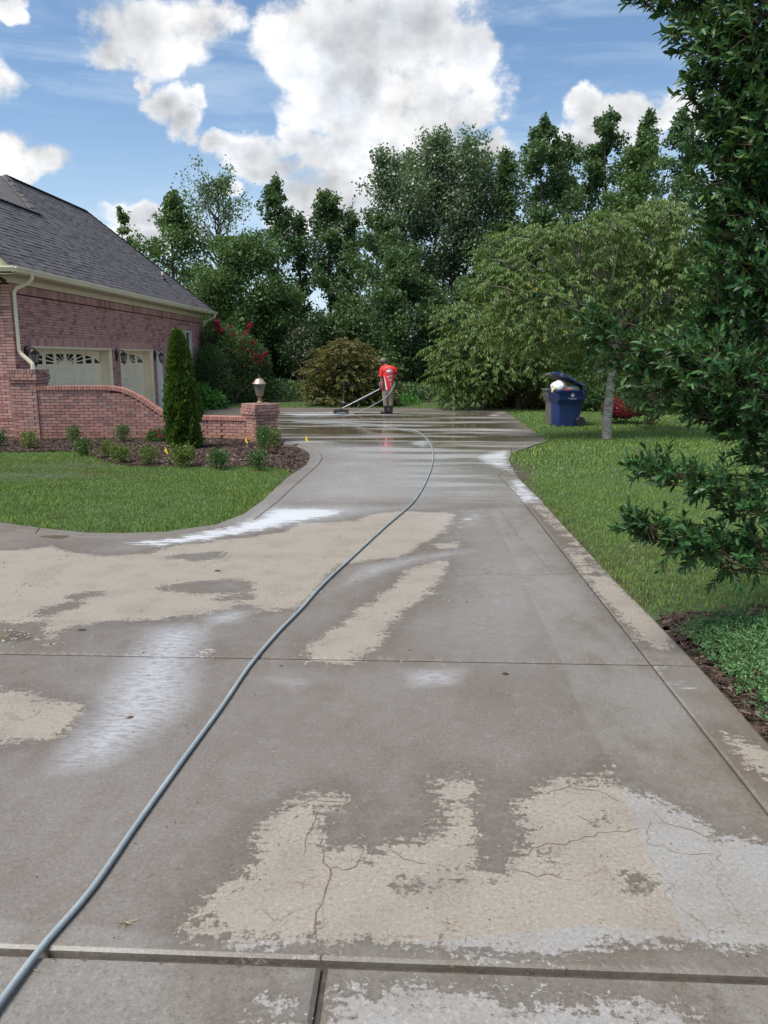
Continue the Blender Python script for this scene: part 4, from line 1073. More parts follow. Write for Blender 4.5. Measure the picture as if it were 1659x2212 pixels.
# ------------------------------------------------------------------ garden wall
gw = thing('garden_wall', 'low red brick garden wall with a swooping rounded top', 'brick wall', (WB[0][0], WB[0][1], 0))
def wall_pt(s):
    for a, b in zip(WB[:-1], WB[1:]):
        L = math.dist(a, b)
        if s <= L: return Vector((a[0] + (b[0] - a[0]) * s / L, a[1] + (b[1] - a[1]) * s / L, 0)), Vector((b[0] - a[0], b[1] - a[1], 0)).normalized()
        s -= L
    return Vector((*WB[-1], 0)), Vector((WB[-1][0] - WB[-2][0], WB[-1][1] - WB[-2][1], 0)).normalized()
WL = sum(math.dist(a, b) for a, b in zip(WB[:-1], WB[1:]))
def wtop(s):
    """height of the cap's upper edge along the wall"""
    pts = [(-1, 1.24), (1.62, 1.24), (1.85, 1.225), (2.05, 1.18), (2.25, 1.09), (2.45, .97), (2.66, .82), (2.84, .69), (2.98, .60), (3.12, .56), (9, .56)]
    for (a, h0), (b, h1) in zip(pts[:-1], pts[1:]):
        if s <= b: f = (s - a) / (b - a); return h0 + (h1 - h0) * f
    return .56
gb = Bricks(M['wallbrick']); z = -0.01 + BH / 2; k = 0; CAPH = .095
while z < 1.25:
    s = -(BL + J) / 2 if k % 2 else 0
    while s < WL:
        a, b = max(0, s), min(WL, s + BL)
        lim = min(wtop(a + .0), wtop(b), wtop((a + b) / 2)) - CAPH
        # bricks cut under the curve: shorten until they fit
        b2 = b
        while b2 - a > .05 and z + BH / 2 > wtop(b2) - CAPH: b2 -= .02
        if b2 - a > .045 and z + BH / 2 <= wtop(a) - CAPH + .02:
            p, d = wall_pt((a + b2) / 2); o = Vector((d.y, -d.x, 0))
            gb.put(frame(p + Vector((0, 0, z)) - o * BD / 2, d, o), b2 - a)
            gb.put(frame(p + Vector((0, 0, z)) - o * (.21 - BD / 2), d, -o) if False else frame(p + Vector((0, 0, z)) - o * (.215 - BD / 2), -d, -o), b2 - a)
        s += BL + J
    z += CO; k += 1
# hidden backs go last in the size order, so the front ones become single parts
gb.items.sort(key=lambda it: 0)
fronts = gb.items[0::2]; backs = gb.items[1::2]
capb = Bricks(M['capbrick'], 'cap_brick')
s = 0.02
while s < WL:
    h0, h1 = wtop(s - .03), wtop(s + .03); sl = (h1 - h0) / .06; step_ = CO / math.sqrt(1 + sl * sl)
    p, d = wall_pt(s + step_ / 2); o = Vector((d.y, -d.x, 0)); td = (d + Vector((0, 0, sl))).normalized()
    c = p + Vector((0, 0, wtop(s + step_ / 2))) - o * .107 
    up = td.cross(-o).normalized() if td.cross(-o).z > 0 else -td.cross(-o).normalized()
    c = c - up * CAPH / 2
    y = -o
    Mx = Matrix(((td.x, y.x, up.x, c.x), (td.y, y.y, up.y, c.y), (td.z, y.z, up.z, c.z), (0, 0, 0, 1)))
    capb.put(Mx @ Matrix.Translation((0, rnd.uniform(-.002, .002), rnd.uniform(-.0015, .0015))), CO - .008, .262, CAPH)
    s += step_
gb.items = fronts
class _B(Bricks): pass
def split_finish(B, parent, backs):
    B.items.sort(key=lambda it: it[0].translation.length)
    lim = B.items[:300]; rest = B.items[300:] + backs
    B.items = lim; B.finish(parent, 300)
    B.items = rest; B.finish(parent, 0)
split_finish(gb, gw, backs); capb.finish(gw, 300)
co = MB(); N = 70
for i in range(N):
    s0, s1 = WL * i / N, WL * (i + 1) / N
    p0, d0 = wall_pt(s0); p1, d1 = wall_pt(s1); o0 = Vector((d0.y, -d0.x, 0)); o1 = Vector((d1.y, -d1.x, 0))
    t0, t1 = wtop(s0) - .03, wtop(s1) - .03
    A = [p0 - o0 * .009, p1 - o1 * .009, p1 - o1 * .206, p0 - o0 * .206]
    co.add([a + Vector((0, 0, -.1)) for a in A] + [A[0] + Vector((0, 0, t0)), A[1] + Vector((0, 0, t1)), A[2] + Vector((0, 0, t1)), A[3] + Vector((0, 0, t0))], [(0, 1, 5, 4), (2, 3, 7, 6), (4, 5, 6, 7), (3, 0, 4, 7), (1, 2, 6, 5)])
hpart(co, 'wall_core', M['mortar'], gw)
# control joint where the wall meets the pier by the house
hpart(MB().box((-8.735, 17.118, .55), (.020, .03, 1.10)), 'control_joint', simple('brown sealant', (0.10, 0.045, 0.04), 0.7), gw)

def pier(name, label, cx, cy, rz, side, top, capcorbel, group=None, lower=0):
    """square brick pier, corbelled out near its top and closed with bricks on edge"""
    t = thing(name, label, 'brick pier', (cx, cy, 0), rz, group)
    R = t.matrix_basis.copy() if False else Matrix.Translation((cx, cy, 0)) @ Matrix.Rotation(rz, 4, 'Z')
    t.matrix_basis = R
    B = Bricks(M['wallbrick']); k = 0; z = .01 + BH / 2; ncourse = int((top - .085) / CO)
    for k in range(ncourse):
        z = .01 + BH / 2 + CO * k; fromtop = ncourse - 1 - k
        out = {0: .045, 1: .045, 2: .020}.get(fromtop, 0) * capcorbel
        h = side / 2 + out
        for f in range(4):
            Rf = Matrix.Rotation(f * math.pi / 2, 4, 'Z'); 
            s = -h + (BD + J if k % 2 == 0 else 0); e = h - (0 if k % 2 == 0 else BD + J)
            x = s
            rem = e - s; n = max(1, round(rem / (BL + J))); w = rem / n
            for i in range(n):
                Mx = Rf @ frame((s + w * (i + .5), -h + BD / 2, z), (1, 0, 0), (0, -1, 0))
                B.put(R @ Mx, w - J)
    zt = .01 + CO * ncourse; n = round((side + .05) / CO); h = side / 2 + .028 * capcorbel; w = 2 * h / n
    for i in range(n):
        for j in (-1, 1):
            B.put(R @ frame((-h + w * (i + .5), j * (h - .10), zt + .05), (1, 0, 0), (0, -j, 0) if j > 0 else (0, -1, 0)), w - .008, .20, .098)
    for i in range(max(0, round((2 * h - .42) / CO))):
        for j in (-1, 1): B.put(R @ frame((j * (h - .13), -h + .21 + CO * (i + .5), zt + .0495), (0, 1, 0), (1, 0, 0)), CO - .008, .26, .096)
    B.items.sort(key=lambda it: -(it[0].col[1].y > -2)) if False else None
    B.finish(t, 300)
    hh = side / 2 - .009
    c = MB(); c.box((0, 0, (zt + .05) / 2 - .05), (2 * hh, 2 * hh, zt + .05)); c.build('pier_core', M['mortar'], t)
    c = MB(); c.box((0, 0, zt + .045), (2 * h - .05, 2 * h - .05, .088)); c.build('cap_core', M['mortar'], t)
    return zt + .10
rz = math.atan2(.66, .75)
side = .56
ux, uy = math.cos(rz), math.sin(rz)
pcx = -3.58 + (-uy * 0 + ux * side / 2) - uy * side / 2; pcy = 16.86 + uy * side / 2 + ux * side / 2
ptop = pier('brick_pier', 'square brick pier topped by the lantern at the end of the garden wall', pcx, pcy, rz, side, .88, 1)
pier('brick_pier', 'taller brick pier against the house corner under the downspout', -8.87, 17.10 + .29, 0, .60, 1.62, 1)

# ------------------------------------------------------------------ post lantern
pl = thing('post_lantern', 'weathered bronze post lantern with a domed roof standing on the brick pier', 'lantern', (pcx, pcy, ptop - .001), .3)
MB().lathe([(.115, 0), (.115, .014), (.075, .022), (.055, .045), (.038, .058), (.036, .10), (.046, .112), (.040, .13), (.030, .142)], 20).build('base', M['brass'], pl, True)
MB().lathe([(.030, .14), (.045, .152), (.075, .168), (.088, .190), (.086, .205), (.072, .21)], 20).build('cup', M['brass'], pl, True)
f = MB()
for k in range(6):
    a = math.pi * k / 3; f.tube([(.078 * math.cos(a), .078 * math.sin(a), .205), (.122 * math.cos(a), .122 * math.sin(a), .405)], .009, 4)
f.lathe([(.135, .40), (.142, .412), (.142, .435), (.12, .44)], 6)
f.build('lamp_frame', M['brass'], pl)
MB().lathe([(.074, .207), (.117, .403)], 6, cap=False).build('pane', M['lglass'], pl)
c = MB()
for a in (0, 2.1, 4.2): c.lathe([(.010, .21), (.010, .30), (.004, .33)], 8, Matrix.Translation((.03 * math.cos(a), .03 * math.sin(a), 0)))
c.build('candle', M['white'], pl)
MB().lathe([(.155, .435), (.150, .452), (.118, .475), (.098, .515), (.070, .545), (.030, .556), (.012, .558)], 12).build('lamp_roof', M['copper'], pl, True)
MB().lathe([(.018, .555), (.024, .57), (.014, .582), (.026, .60), (.016, .618), (.020, .632), (.005, .665)], 10).build('finial', M['bronze'], pl, True)

# ------------------------------------------------------------------ plants
def unit(v): return v / np.maximum(np.linalg.norm(v, axis=-1, keepdims=True), 1e-9)
def leaves(C, A, Nn, L, W, fold=0.0):
    """C base points, A axis, Nn rough normal; returns verts, quads (a folded pair of quads if fold)"""
    A = unit(A); Bv = unit(np.cross(A, Nn)); Nn = np.cross(Bv, A); L = L[:, None]; W = W[:, None]
    if fold:
        up = Nn * W * fold
        V = np.stack([C, C + A * L * .30 + Bv * W * .46 + up, C + A * L * .70 + Bv * W * .42 + up * .9, C + A * L, C + A * L * .70 - Bv * W * .42 + up * .9, C + A * L * .30 - Bv * W * .46 + up], 1)
        Q = [[0, 1, 2, 3], [0, 3, 4, 5]]
    else:
        V = np.stack([C, C + A * L * .45 + Bv * W / 2, C + A * L, C + A * L * .45 - Bv * W / 2], 1); Q = [[0, 1, 2, 3]]
    n = len(C); k = V.shape[1]
    return V.reshape(-1, 3), (np.arange(n)[:, None, None] * k + np.array(Q)).reshape(-1, 4)
def rdir(n, zb=0.0, zs=1.0):
    v = rng.normal(0, 1, (n, 3)); v[:, 2] = v[:, 2] * zs + zb; return unit(v)
class Blob:
    def __init__(s, px, py, rx, ry, Y, ky=1.1):
        s.c = np.array(atY(px, py, Y)); k = Y / F * 1.01; s.r = np.array([rx * k, max(rx, ry) * k * ky, ry * k])
def blob_points(blobs, n, shell=0.55):
    w = np.array([b.r.prod() ** (2 / 3) for b in blobs]); w = np.maximum(w, w.max() * .045); w = w / w.sum(); idx = rng.choice(len(blobs), n, p=w)
    d = rdir(n); r = rng.random(n) ** (1 / 3); r = shell * (1 - (1 - r) * .5) + (1 - shell) * r
    C = np.array([b.c for b in blobs])[idx]; Rr = np.array([b.r for b in blobs])[idx]
    return C + d * Rr * r[:, None], d, idx
def leaf_obj(name, V, Q, m, parent, smooth=False):
    off = np.array(parent.location) if parent is not None else 0
    return obj(name, np_mesh(name, V - off, [Q], m, smooth), parent)
def tubes(name, lines, m, parent, n=6):
    mb = MB(); off = Vector(parent.location)
    for pts, r0, r1 in lines:
        k = len(pts); mb.tube([Vector(p) - off for p in pts], [r0 + (r1 - r0) * i / (k - 1) for i in range(k)], n)
    return mb.build(name, m, parent, True)
def bend(a, b, k=5, sag=0.0, j=0.04):
    a = np.array(a, float); b = np.array(b, float); L = np.linalg.norm(b - a)
    return [a + (b - a) * i / k + np.array([0, 0, sag * L * math.sin(math.pi * i / k)]) + (rng.normal(0, j * L, 3) if 0 < i < k else 0) for i in range(k + 1)]

def tree(label, px, Y, top, wid, n, ls, m, bare=0.12, form='column', lean=0.0, group='trees of the wood behind the drive', name='broadleaf_tree', stems=1, nb=46, sig=1.0, tr=0.13, prof=None, up=0.5):
    x0 = atY(px, 880, Y).x; Ht = atY(px, top, Y).z; R = wid / 2 * Y / F * 1.12; n = int(n * 1.15)
    t = thing(name, label, 'tree', (x0, Y, -0.05), 0, group)
    P0 = np.array([x0, Y, 0.0]); lines = []; C = []
    tips = []
    for s in range(stems):
        a = (s - (stems - 1) / 2) / max(1, stems - 1) * 2 if stems > 1 else 0
        tip = P0 + np.array([lean + a * R * .70, rng.normal(0, R * .3), Ht * (1 - .10 * abs(a))])
        tl = bend(P0 + np.array([a * .25, 0, -.05]), tip, 8, 0, .008); tips.append(tl)
        lines.append((tl, tr * (1 if stems == 1 else .8), .02))
    nbr = []
    for k in range(nb):
        tl = tips[k % stems]; f = bare + (0.985 - bare) * ((k + rng.random()) / nb); i = f * 8; j = min(7, int(i)); p = tl[j] + (tl[j + 1] - tl[j]) * (i - j)
        g = (f - bare) / (1 - bare)
        pr = prof(g) if prof else (math.sin(math.pi * min(1, .18 + .80 * g)) ** .75 if form == 'column' else math.sqrt(max(0, 1 - (2 * g - .85) ** 2 / 1.4)))
        r = R * pr * rng.uniform(.55, 1.12) * (.42 if stems > 1 else 1); az = rng.uniform(0, 2 * np.pi)
        q = p + np.array([math.cos(az) * r, math.sin(az) * r, r * rng.uniform(up * .4, up * 1.6)])
        nbr.append((bend(p, q, 3, .05, .05), .02 + .012 * r, .006)); C.append((p, q, r))
    tubes('trunk', lines, M['bark'], t, 8); tubes('limb', nbr, M['bark'], t, 4)
    per = n // len(C); pts = []
    for p, q, r in C:
        cl = max(3, int(5 + r * 6)); f = rng.uniform(.35, 1.12, cl); cc = p + (q - p) * f[:, None] + rng.normal(0, .10 * sig + .05 * r, (cl, 3))
        ii = rng.integers(0, cl, per); pts.append(cc[ii] + rdir(per) * (rng.random((per, 1)) ** .45) * (.22 * sig + .19 * r) * np.array([1, 1, .85]))
    for tl in tips: pts.append(np.array(tl[-1]) + rdir(per) * (rng.random((per, 1)) ** .5) * np.array([.24, .24, .6]) * sig - np.array([0, 0, .2]))
    pts = np.concatenate(pts); k = len(pts); L = ls * 1.22 * rng.uniform(.6, 1.35, k)
    V, Q = leaves(pts, rdir(k, -.35), rdir(k, .3), L, L * rng.uniform(.6, .85, k))
    leaf_obj('crown', V, Q, M[m], t); return t
T_ = 'leaf_dark'
wood = [
 ('thin young tree whose sprigs rise behind the house roof', 283, 46, 452, 80, 2600, .13, 'leaf_mid', .25, dict(nb=16, sig=.8)),
 ('leafy tree rising beside the roof slope, left of the pale poplar', 392, 43, 432, 128, 13000, .12, 'leaf_mid', .2, dict(sig=.9)),
 ('sparse pale poplar with the sky showing through its crown', 492, 45, 398, 140, 6500, .11, 'leaf_poplar', .40, dict(sig=.8, nb=60, up=1.1)),
 ('bushy mid green tree in front of the sparse poplar', 530, 37, 530, 165, 22000, .11, 'leaf_mid', .12, dict(form='round')),
 ('slim tree with the tallest spire left of the centre gap', 610, 42, 393, 78, 8500, .12, 'leaf_dark', .30, {}),
 ('short slim tree between two taller ones left of centre', 655, 43, 468, 52, 5500, .12, 'leaf_dark', .2, {}),
 ('pointed tree with a straight bare trunk low down', 712, 42, 417, 100, 11500, .12, 'leaf_dark', .28, {}),
 ('narrow tree filling the gap left of the dark wood', 762, 43, 456, 58, 6500, .12, 'leaf_dark', .15, {}),
 ('dark dense tree in front of the great poplar', 818, 39, 472, 130, 17000, .11, 'leaf_dark', .1, dict(form='round')),
 ('great silvery poplar with trunks fanning out over the worker', 955, 44, 305, 320, 46000, .12, 'leaf_poplar', .40, dict(stems=7, nb=240, sig=1.3, up=.9, tr=.16, form='column')),
 ('narrow dark tree at the right edge of the great poplar', 1075, 42, 330, 66, 8500, .12, 'leaf_dark', .1, {}),
 ('tall dark oak right of the great poplar', 1148, 40, 276, 125, 19000, .12, 'leaf_dark', .1, {}),
 ('dark oak with a crooked gap beside it', 1205, 43, 305, 90, 12000, .12, 'leaf_dark', .1, {}),
 ('tall dark oak above the middle of the cherry crown', 1280, 41, 257, 115, 17000, .12, 'leaf_dark', .1, {}),
 ('dense green tree just behind the top of the cherry', 1345, 36, 300, 130, 18000, .11, 'leaf_mid', .1, dict(form='round')),
 ('dark tree topped by a thin spire near the evergreen', 1362, 43, 250, 80, 9000, .12, 'leaf_dark', .1, {}),
 ('dark tree half hidden by the near evergreen', 1440, 40, 236, 120, 15000, .12, 'leaf_dark', .1, {}),
 ('dark tree glimpsed through the near evergreen', 1550, 40, 300, 150, 9000, .14, 'leaf_dark', .1, dict(form='round')),
 ('low broad tree behind the crape myrtle', 470, 40, 640, 150, 12000, .12, 'leaf_mid', .05, dict(form='round', tr=.08)),
 ('bushy low tree between crape myrtle and dogwood', 590, 38, 640, 170, 17000, .11, 'leaf_mid', .04, dict(form='round', tr=.09)),
 ('dark thicket tree left of the dogwood', 690, 39, 705, 120, 10000, .12, 'leaf_dark', .02, dict(form='round', tr=.08)),
 ('dark thicket tree above the dogwood', 775, 40, 655, 130, 11000, .12, 'leaf_dark', .02, dict(form='round', tr=.08)),
 ('dark ivy clad tree behind the worker', 870, 37, 560, 130, 17000, .11, 'leaf_dark', .02, dict(form='round', tr=.10)),
 ('feathery low tree between worker and cherry trees', 985, 38, 622, 150, 15000, .11, 'leaf_dark', .02, dict(form='round', tr=.09)),
 ('dark thicket tree behind the small cherry', 1085, 39, 520, 150, 14000, .12, 'leaf_dark', .02, dict(form='round', tr=.09)),
 ('dark thicket tree behind the blue bin', 1210, 38, 560, 190, 15000, .12, 'leaf_dark', .02, dict(form='round', tr=.09)),
 ('dark thicket tree behind the cherry trunk', 1370, 37, 560, 200, 14000, .12, 'leaf_dark', .02, dict(form='round', tr=.09)),
 ('dark thicket tree far right behind the evergreen', 1560, 38, 520, 230, 12000, .14, 'leaf_dark', .02, dict(form='round', tr=.09)),
]
for lab, px, Y, top, wid, n, ls, m, bare, kw in wood: tree(lab, px, Y, top, wid, n, ls, m, bare, **kw)
# distant wood and brush under the trees: nobody could count these
def mass(name, x0, x1, y0, y1, top, n, ls, m):
    X = rng.uniform(x0, x1, n); Yy = rng.uniform(y0, y1, n); hh = np.array([top * (0.72 + .5 * mnoise.noise(Vector((x * .16, 3.3, 1)))) for x in X])
    P_ = np.c_[X, Yy, rng.random(n) ** .8 * hh]; L = ls * rng.uniform(.7, 1.3, n)
    V, Q = leaves(P_, rdir(n, -.3), rdir(n), L, L * .75)
    return tag(obj(name, np_mesh(name, V, [Q], M[m])), kind='stuff')
mass('distant_wood', -50, 52, 62, 72, 5.6, 60000, .36, 'leaf_dark')
mass('underbrush', -16, 26, 33.2, 36.5, 1.25, 52000, .10, 'leaf_dark')
mass('underbrush', -9, 3.5, 38, 41, 3.2, 36000, .12, 'leaf_dark')
mass('underbrush', 3.0, 30, 36, 41, 3.6, 42000, .13, 'leaf_dark')

def drooping(name, label, px, Ybase, trunk_top, blobs, ntw, per, m, bark, L, W, tr, hang=1.0, cat='tree', group=None, twl=.42, scf=1.0, bpts=None, base_py=None):
    bx, by = G(px, base_py); t = thing(name, label, cat, (bx, by, -.03), 0, group)
    tt = np.array([bx + .03, by, trunk_top])
    tubes('trunk', [(bend((bx - .01, by, -.03), tt, 5, 0, .008), tr * 1.18, tr * .88)], bark, t, 14)
    br = []
    for b in blobs:
        mid = tt + (b.c - tt) * .5 + np.array([0, 0, .15]); l1 = bend(tt - np.array([0, 0, .08]), b.c, 6, .04, .035); br.append((l1, tr * .38, .014))
        for k in range(4):
            q = b.c + rdir(1)[0] * b.r * .8; br.append((bend(l1[rng.integers(2, 6)], q, 4, .05, .05), .022, .006))
    tubes('limb', br, bark, t, 6)
    P_, d, _ = blob_points(blobs, ntw, .6)
    az = unit(d * np.array([1, 1, .2]) + rng.normal(0, .45, (ntw, 3)) * np.array([1, 1, .3])); Ls = twl * rng.uniform(.6, 1.2, ntw)
    k = np.tile(np.linspace(0.05, 1, per), (ntw, 1)) + rng.uniform(-.04, .04, (ntw, per))
    C = P_[:, None, :] + az[:, None, :] * (k * Ls[:, None])[..., None]; C[..., 2] += (.10 * Ls[:, None]) * k - .38 * Ls[:, None] * k ** 2
    C = C.reshape(-1, 3); n = len(C); side = np.tile(np.array([1, -1] * ((per + 1) // 2))[:per], ntw)[:, None]
    AZ = np.repeat(az, per, 0); perp = unit(np.cross(AZ, [0, 0, 1.0])) * side
    A = unit(AZ * .45 + perp * .5 + np.array([0, 0, -1.0]) * hang + rng.normal(0, .25, (n, 3)))
    V, Q = leaves(C, A, unit(AZ * .7 + np.array([0, 0, .7]) + perp * .3 + rng.normal(0, .35, (n, 3))), L * rng.uniform(.7, 1.25, n), W * rng.uniform(.8, 1.2, n), .30 * scf)
    leaf_obj('crown', V, Q, M[m], t); return t
Bm = lambda Y, *L_: [Blob(*a, Y + (a[4] if False else 0)) for a in L_]
def BL_(Y, lst, shr=0): return [Blob(a[0], a[1], (max(8, a[2] - shr) if a[3] > 30 else a[2]), (max(7, a[3] - shr * .8) if a[3] > 30 else a[3]), Y + (a[4] if len(a) > 4 else 0), .9) for a in lst]
drooping('cherry_tree', 'big cherry tree with drooping leaves and a pale banded trunk right of the bins', 1312, 18, 2.35,
    BL_(18.0, [(1110, 620, 75, 50), (1075, 560, 38, 30, .3), (1190, 545, 85, 55), (1130, 515, 55, 22, .2), (1290, 540, 95, 62, .3), (1390, 520, 95, 65, .3), (1470, 510, 70, 64), (1440, 470, 60, 35, .3), (1220, 500, 50, 25), (1330, 485, 70, 25),
      (1120, 690, 80, 50), (1210, 650, 90, 60, -.4), (1320, 640, 100, 65, .5), (1430, 620, 95, 65), (1500, 600, 60, 60, .4), (1190, 712, 90, 44, -.4), (1120, 738, 55, 28, .2), (1290, 740, 70, 40, .7), (1400, 730, 90, 50, .4), (1480, 720, 70, 60, .4),
      (1285, 785, 34, 24, .3), (1300, 810, 34, 22, .3), (1370, 810, 50, 30, .5)]), 2900, 14, 'leaf_cherry', M['cherrybark'], .090, .031, .098, base_py=950)
drooping('cherry_tree', 'smaller cherry tree with drooping leaves at the far corner of the drive', 1121, 29, 1.9,
    BL_(28.5, [(1010, 760, 60, 45), (980, 800, 50, 30), (1060, 720, 60, 50), (1000, 690, 50, 40, .8), (1100, 760, 60, 50), (1150, 790, 50, 40), (1060, 800, 60, 30, -.3), (955, 760, 28, 20), (1160, 720, 50, 40), (985, 850, 40, 22), (1040, 840, 40, 25), (1180, 820, 40, 25)]),
    1500, 14, 'leaf_cherry', M['bark'], .125, .05, .13, twl=.55, base_py=884)
drooping('dogwood_tree', 'low spreading dogwood turning brown behind the worker', 742, 31, 1.0,
    BL_(30.8, [(740, 765, 60, 25), (780, 790, 50, 28), (700, 800, 45, 25), (690, 840, 38, 24), (750, 820, 60, 30), (805, 830, 42, 35), (730, 855, 60, 18), (800, 865, 40, 18), (755, 745, 30, 12), (830, 800, 25, 20), (845, 850, 18, 20)]),
    1150, 12, 'leaf_dogwood', M['bark'], .11, .065, .032, hang=.25, twl=.40, base_py=880)
def bush(name, label, cat, blobs, n, L, W, m, base, group=None, stems=7, sr=.012, fold=.25, upb=.55, extra=None, jit=.6):
    t = thing(name, label, cat, (base[0], base[1], base[2] if len(base) > 2 else 0.0), 0, group); b0 = np.array(t.location)
    br = []
    for k in range(stems):
        b = blobs[k % len(blobs)]; br.append((bend(b0 + rng.normal(0, .04, 3) * np.array([1, 1, 0]) - np.array([0, 0, .05]), b.c + rdir(1)[0] * b.r * .6, 4, 0, .05), sr, sr * .35))
    tubes('stem', br, M['twig'], t, 5)
    P_, d, _ = blob_points(blobs, n, .5); P_ = P_ + rng.normal(0, 1, P_.shape) * L * jit; P_[:, 2] = np.maximum(P_[:, 2], b0[2] + .01)
    V, Q = leaves(P_, unit(d + rng.normal(0, .8, (n, 3)) + np.array([0, 0, upb])), unit(d * .4 + rng.normal(0, .6, (n, 3)) + np.array([0, 0, .6])), L * rng.uniform(.6, 1.3, n), W * rng.uniform(.7, 1.2, n), fold)
    leaf_obj('foliage', V, Q, M[m], t)
    if extra:
        nm, eb, ne, el, em = extra; P_, d, _ = blob_points(eb, ne, .8); V, Q = leaves(P_, rdir(ne), rdir(ne), np.full(ne, el), np.full(ne, el * .9)); leaf_obj(nm, V, Q, M[em], t)
    return t
# crape myrtle with crimson panicles, shrubs by the garage
fl = [(468, 697, 10, 9), (470, 712, 9, 12), (480, 715, 7, 10), (497, 706, 5, 6), (540, 703, 9, 9), (536, 716, 5, 8), (528, 722, 5, 5), (505, 722, 5, 5), (546, 740, 6, 8), (508, 740, 5, 5), (497, 758, 7, 6), (506, 762, 5, 5), (523, 752, 5, 6), (537, 758, 8, 6), (552, 768, 9, 9), (565, 772, 7, 8), (573, 764, 7, 7), (540, 780, 8, 7), (556, 782, 7, 6), (568, 784, 6, 6), (530, 792, 5, 7), (462, 735, 7, 7), (450, 730, 6, 5), (520, 736, 4, 5), (485, 730, 4, 5)]
cb = [Blob(a, b, c * 6.0, d * 4.2, 33.0) for a, b, c, d in [(500, 760, 9, 12), (540, 780, 7, 10), (470, 740, 6, 10), (520, 830, 9, 10), (470, 810, 7, 10), (560, 800, 4, 8)]]
bush('crape_myrtle', 'crape myrtle with crimson flower heads at the far corner of the house', 'flowering tree', cb, 17000, .10, .055, 'leaf_dark', (*G(505, 872), 0), stems=12, sr=.035, extra=('blossom', [Blob(a, b, c * .62, d * .7, 32.4) for a, b, c, d in fl], 2300, .055, 'flower'))
bush('evergreen_shrub', 'tall dark shrub hugging the far corner of the garage wall', 'shrub', [Blob(455, 790, 30, 42, 31.0), Blob(440, 840, 24, 40, 31.0), Blob(478, 830, 24, 40, 31.0)], 12000, .09, .045, 'leaf_dark', (*G(455, 884), 0))
bush('hydrangea_bush', 'bright green broad leaved bush left of the far garage wall', 'bush', [Blob(455, 868, 26, 14, 28.6), Blob(438, 855, 12, 16, 28.8)], 1500, .15, .10, 'leaf_bright', (*G(455, 884), 0))
bush('flowering_shrub', 'shrub with pale pinkish bloom in the thicket left of the dogwood', 'shrub', [Blob(650, 755, 44, 60, 37.0), Blob(675, 800, 30, 50, 37.0)], 9000, .11, .07, 'leaf_dark', (*G(655, 868), 0), extra=('blossom', [Blob(650, 745, 34, 44, 36.2), Blob(672, 785, 24, 34, 36.2)], 900, .07, 'pink'))
for lab, a, b, c, d, Y, m, n in [('reddish brown hedge shrub left of the bins', 1085, 850, 42, 32, 29.9, 'leaf_red', 4200), ('reddish brown hedge shrub just behind the bins', 1160, 842, 45, 40, 29.0, 'leaf_red', 5000), ('dark green hedge shrub between bin and cherry trunk', 1275, 850, 42, 45, 28.0, 'leaf_dark', 5000),
                           ('brown tinged hedge shrub right of the cherry trunk', 1350, 830, 50, 50, 29.0, 'leaf_red', 5000), ('tall dark hedge shrub far right under the evergreen', 1460, 820, 70, 60, 29.0, 'leaf_dark', 6000), ('bright green weed bush behind the worker\'s boots', 878, 868, 25, 14, 33.0, 'leaf_bright', 1200)]:
    bush('hedge_shrub', lab, 'shrub', [Blob(a, b, c, d, Y), Blob(a + c * .5, b + d * .3, c * .6, d * .7, Y), Blob(a - c * .5, b + d * .3, c * .6, d * .7, Y)], n, .10, .06, m, (atY(a, 880, Y).x, Y, 0), 'hedge shrubs behind the bins' if 'hedge' in lab else None)
bush('azalea_bush', 'crimson flowering bush behind the cherry trunk', 'bush', [Blob(1345, 882, 42, 22, 22.5), Blob(1322, 888, 22, 14, 22.5)], 3000, .06, .04, 'leaf_dark', (*G(1345, 908), 0), extra=('blossom', [Blob(1345, 880, 42, 22, 22.3), Blob(1318, 884, 16, 12, 22.3), Blob(1385, 880, 20, 18, 22.2)], 3200, .055, 'flower'))
bush('azalea_bush', 'dark spreading bush with bare black stems right of the crimson bush', 'bush', [Blob(1415, 860, 60, 32, 20.6), Blob(1380, 870, 30, 20, 20.6), Blob(1460, 870, 40, 24, 20.6)], 5000, .06, .03, 'leaf_dark', (*G(1405, 916), 0), stems=16, sr=.018, extra=('blossom', [Blob(1410, 770, 50, 30, 22.0), Blob(1440, 820, 40, 20, 22.0)], 700, .06, 'flower'))
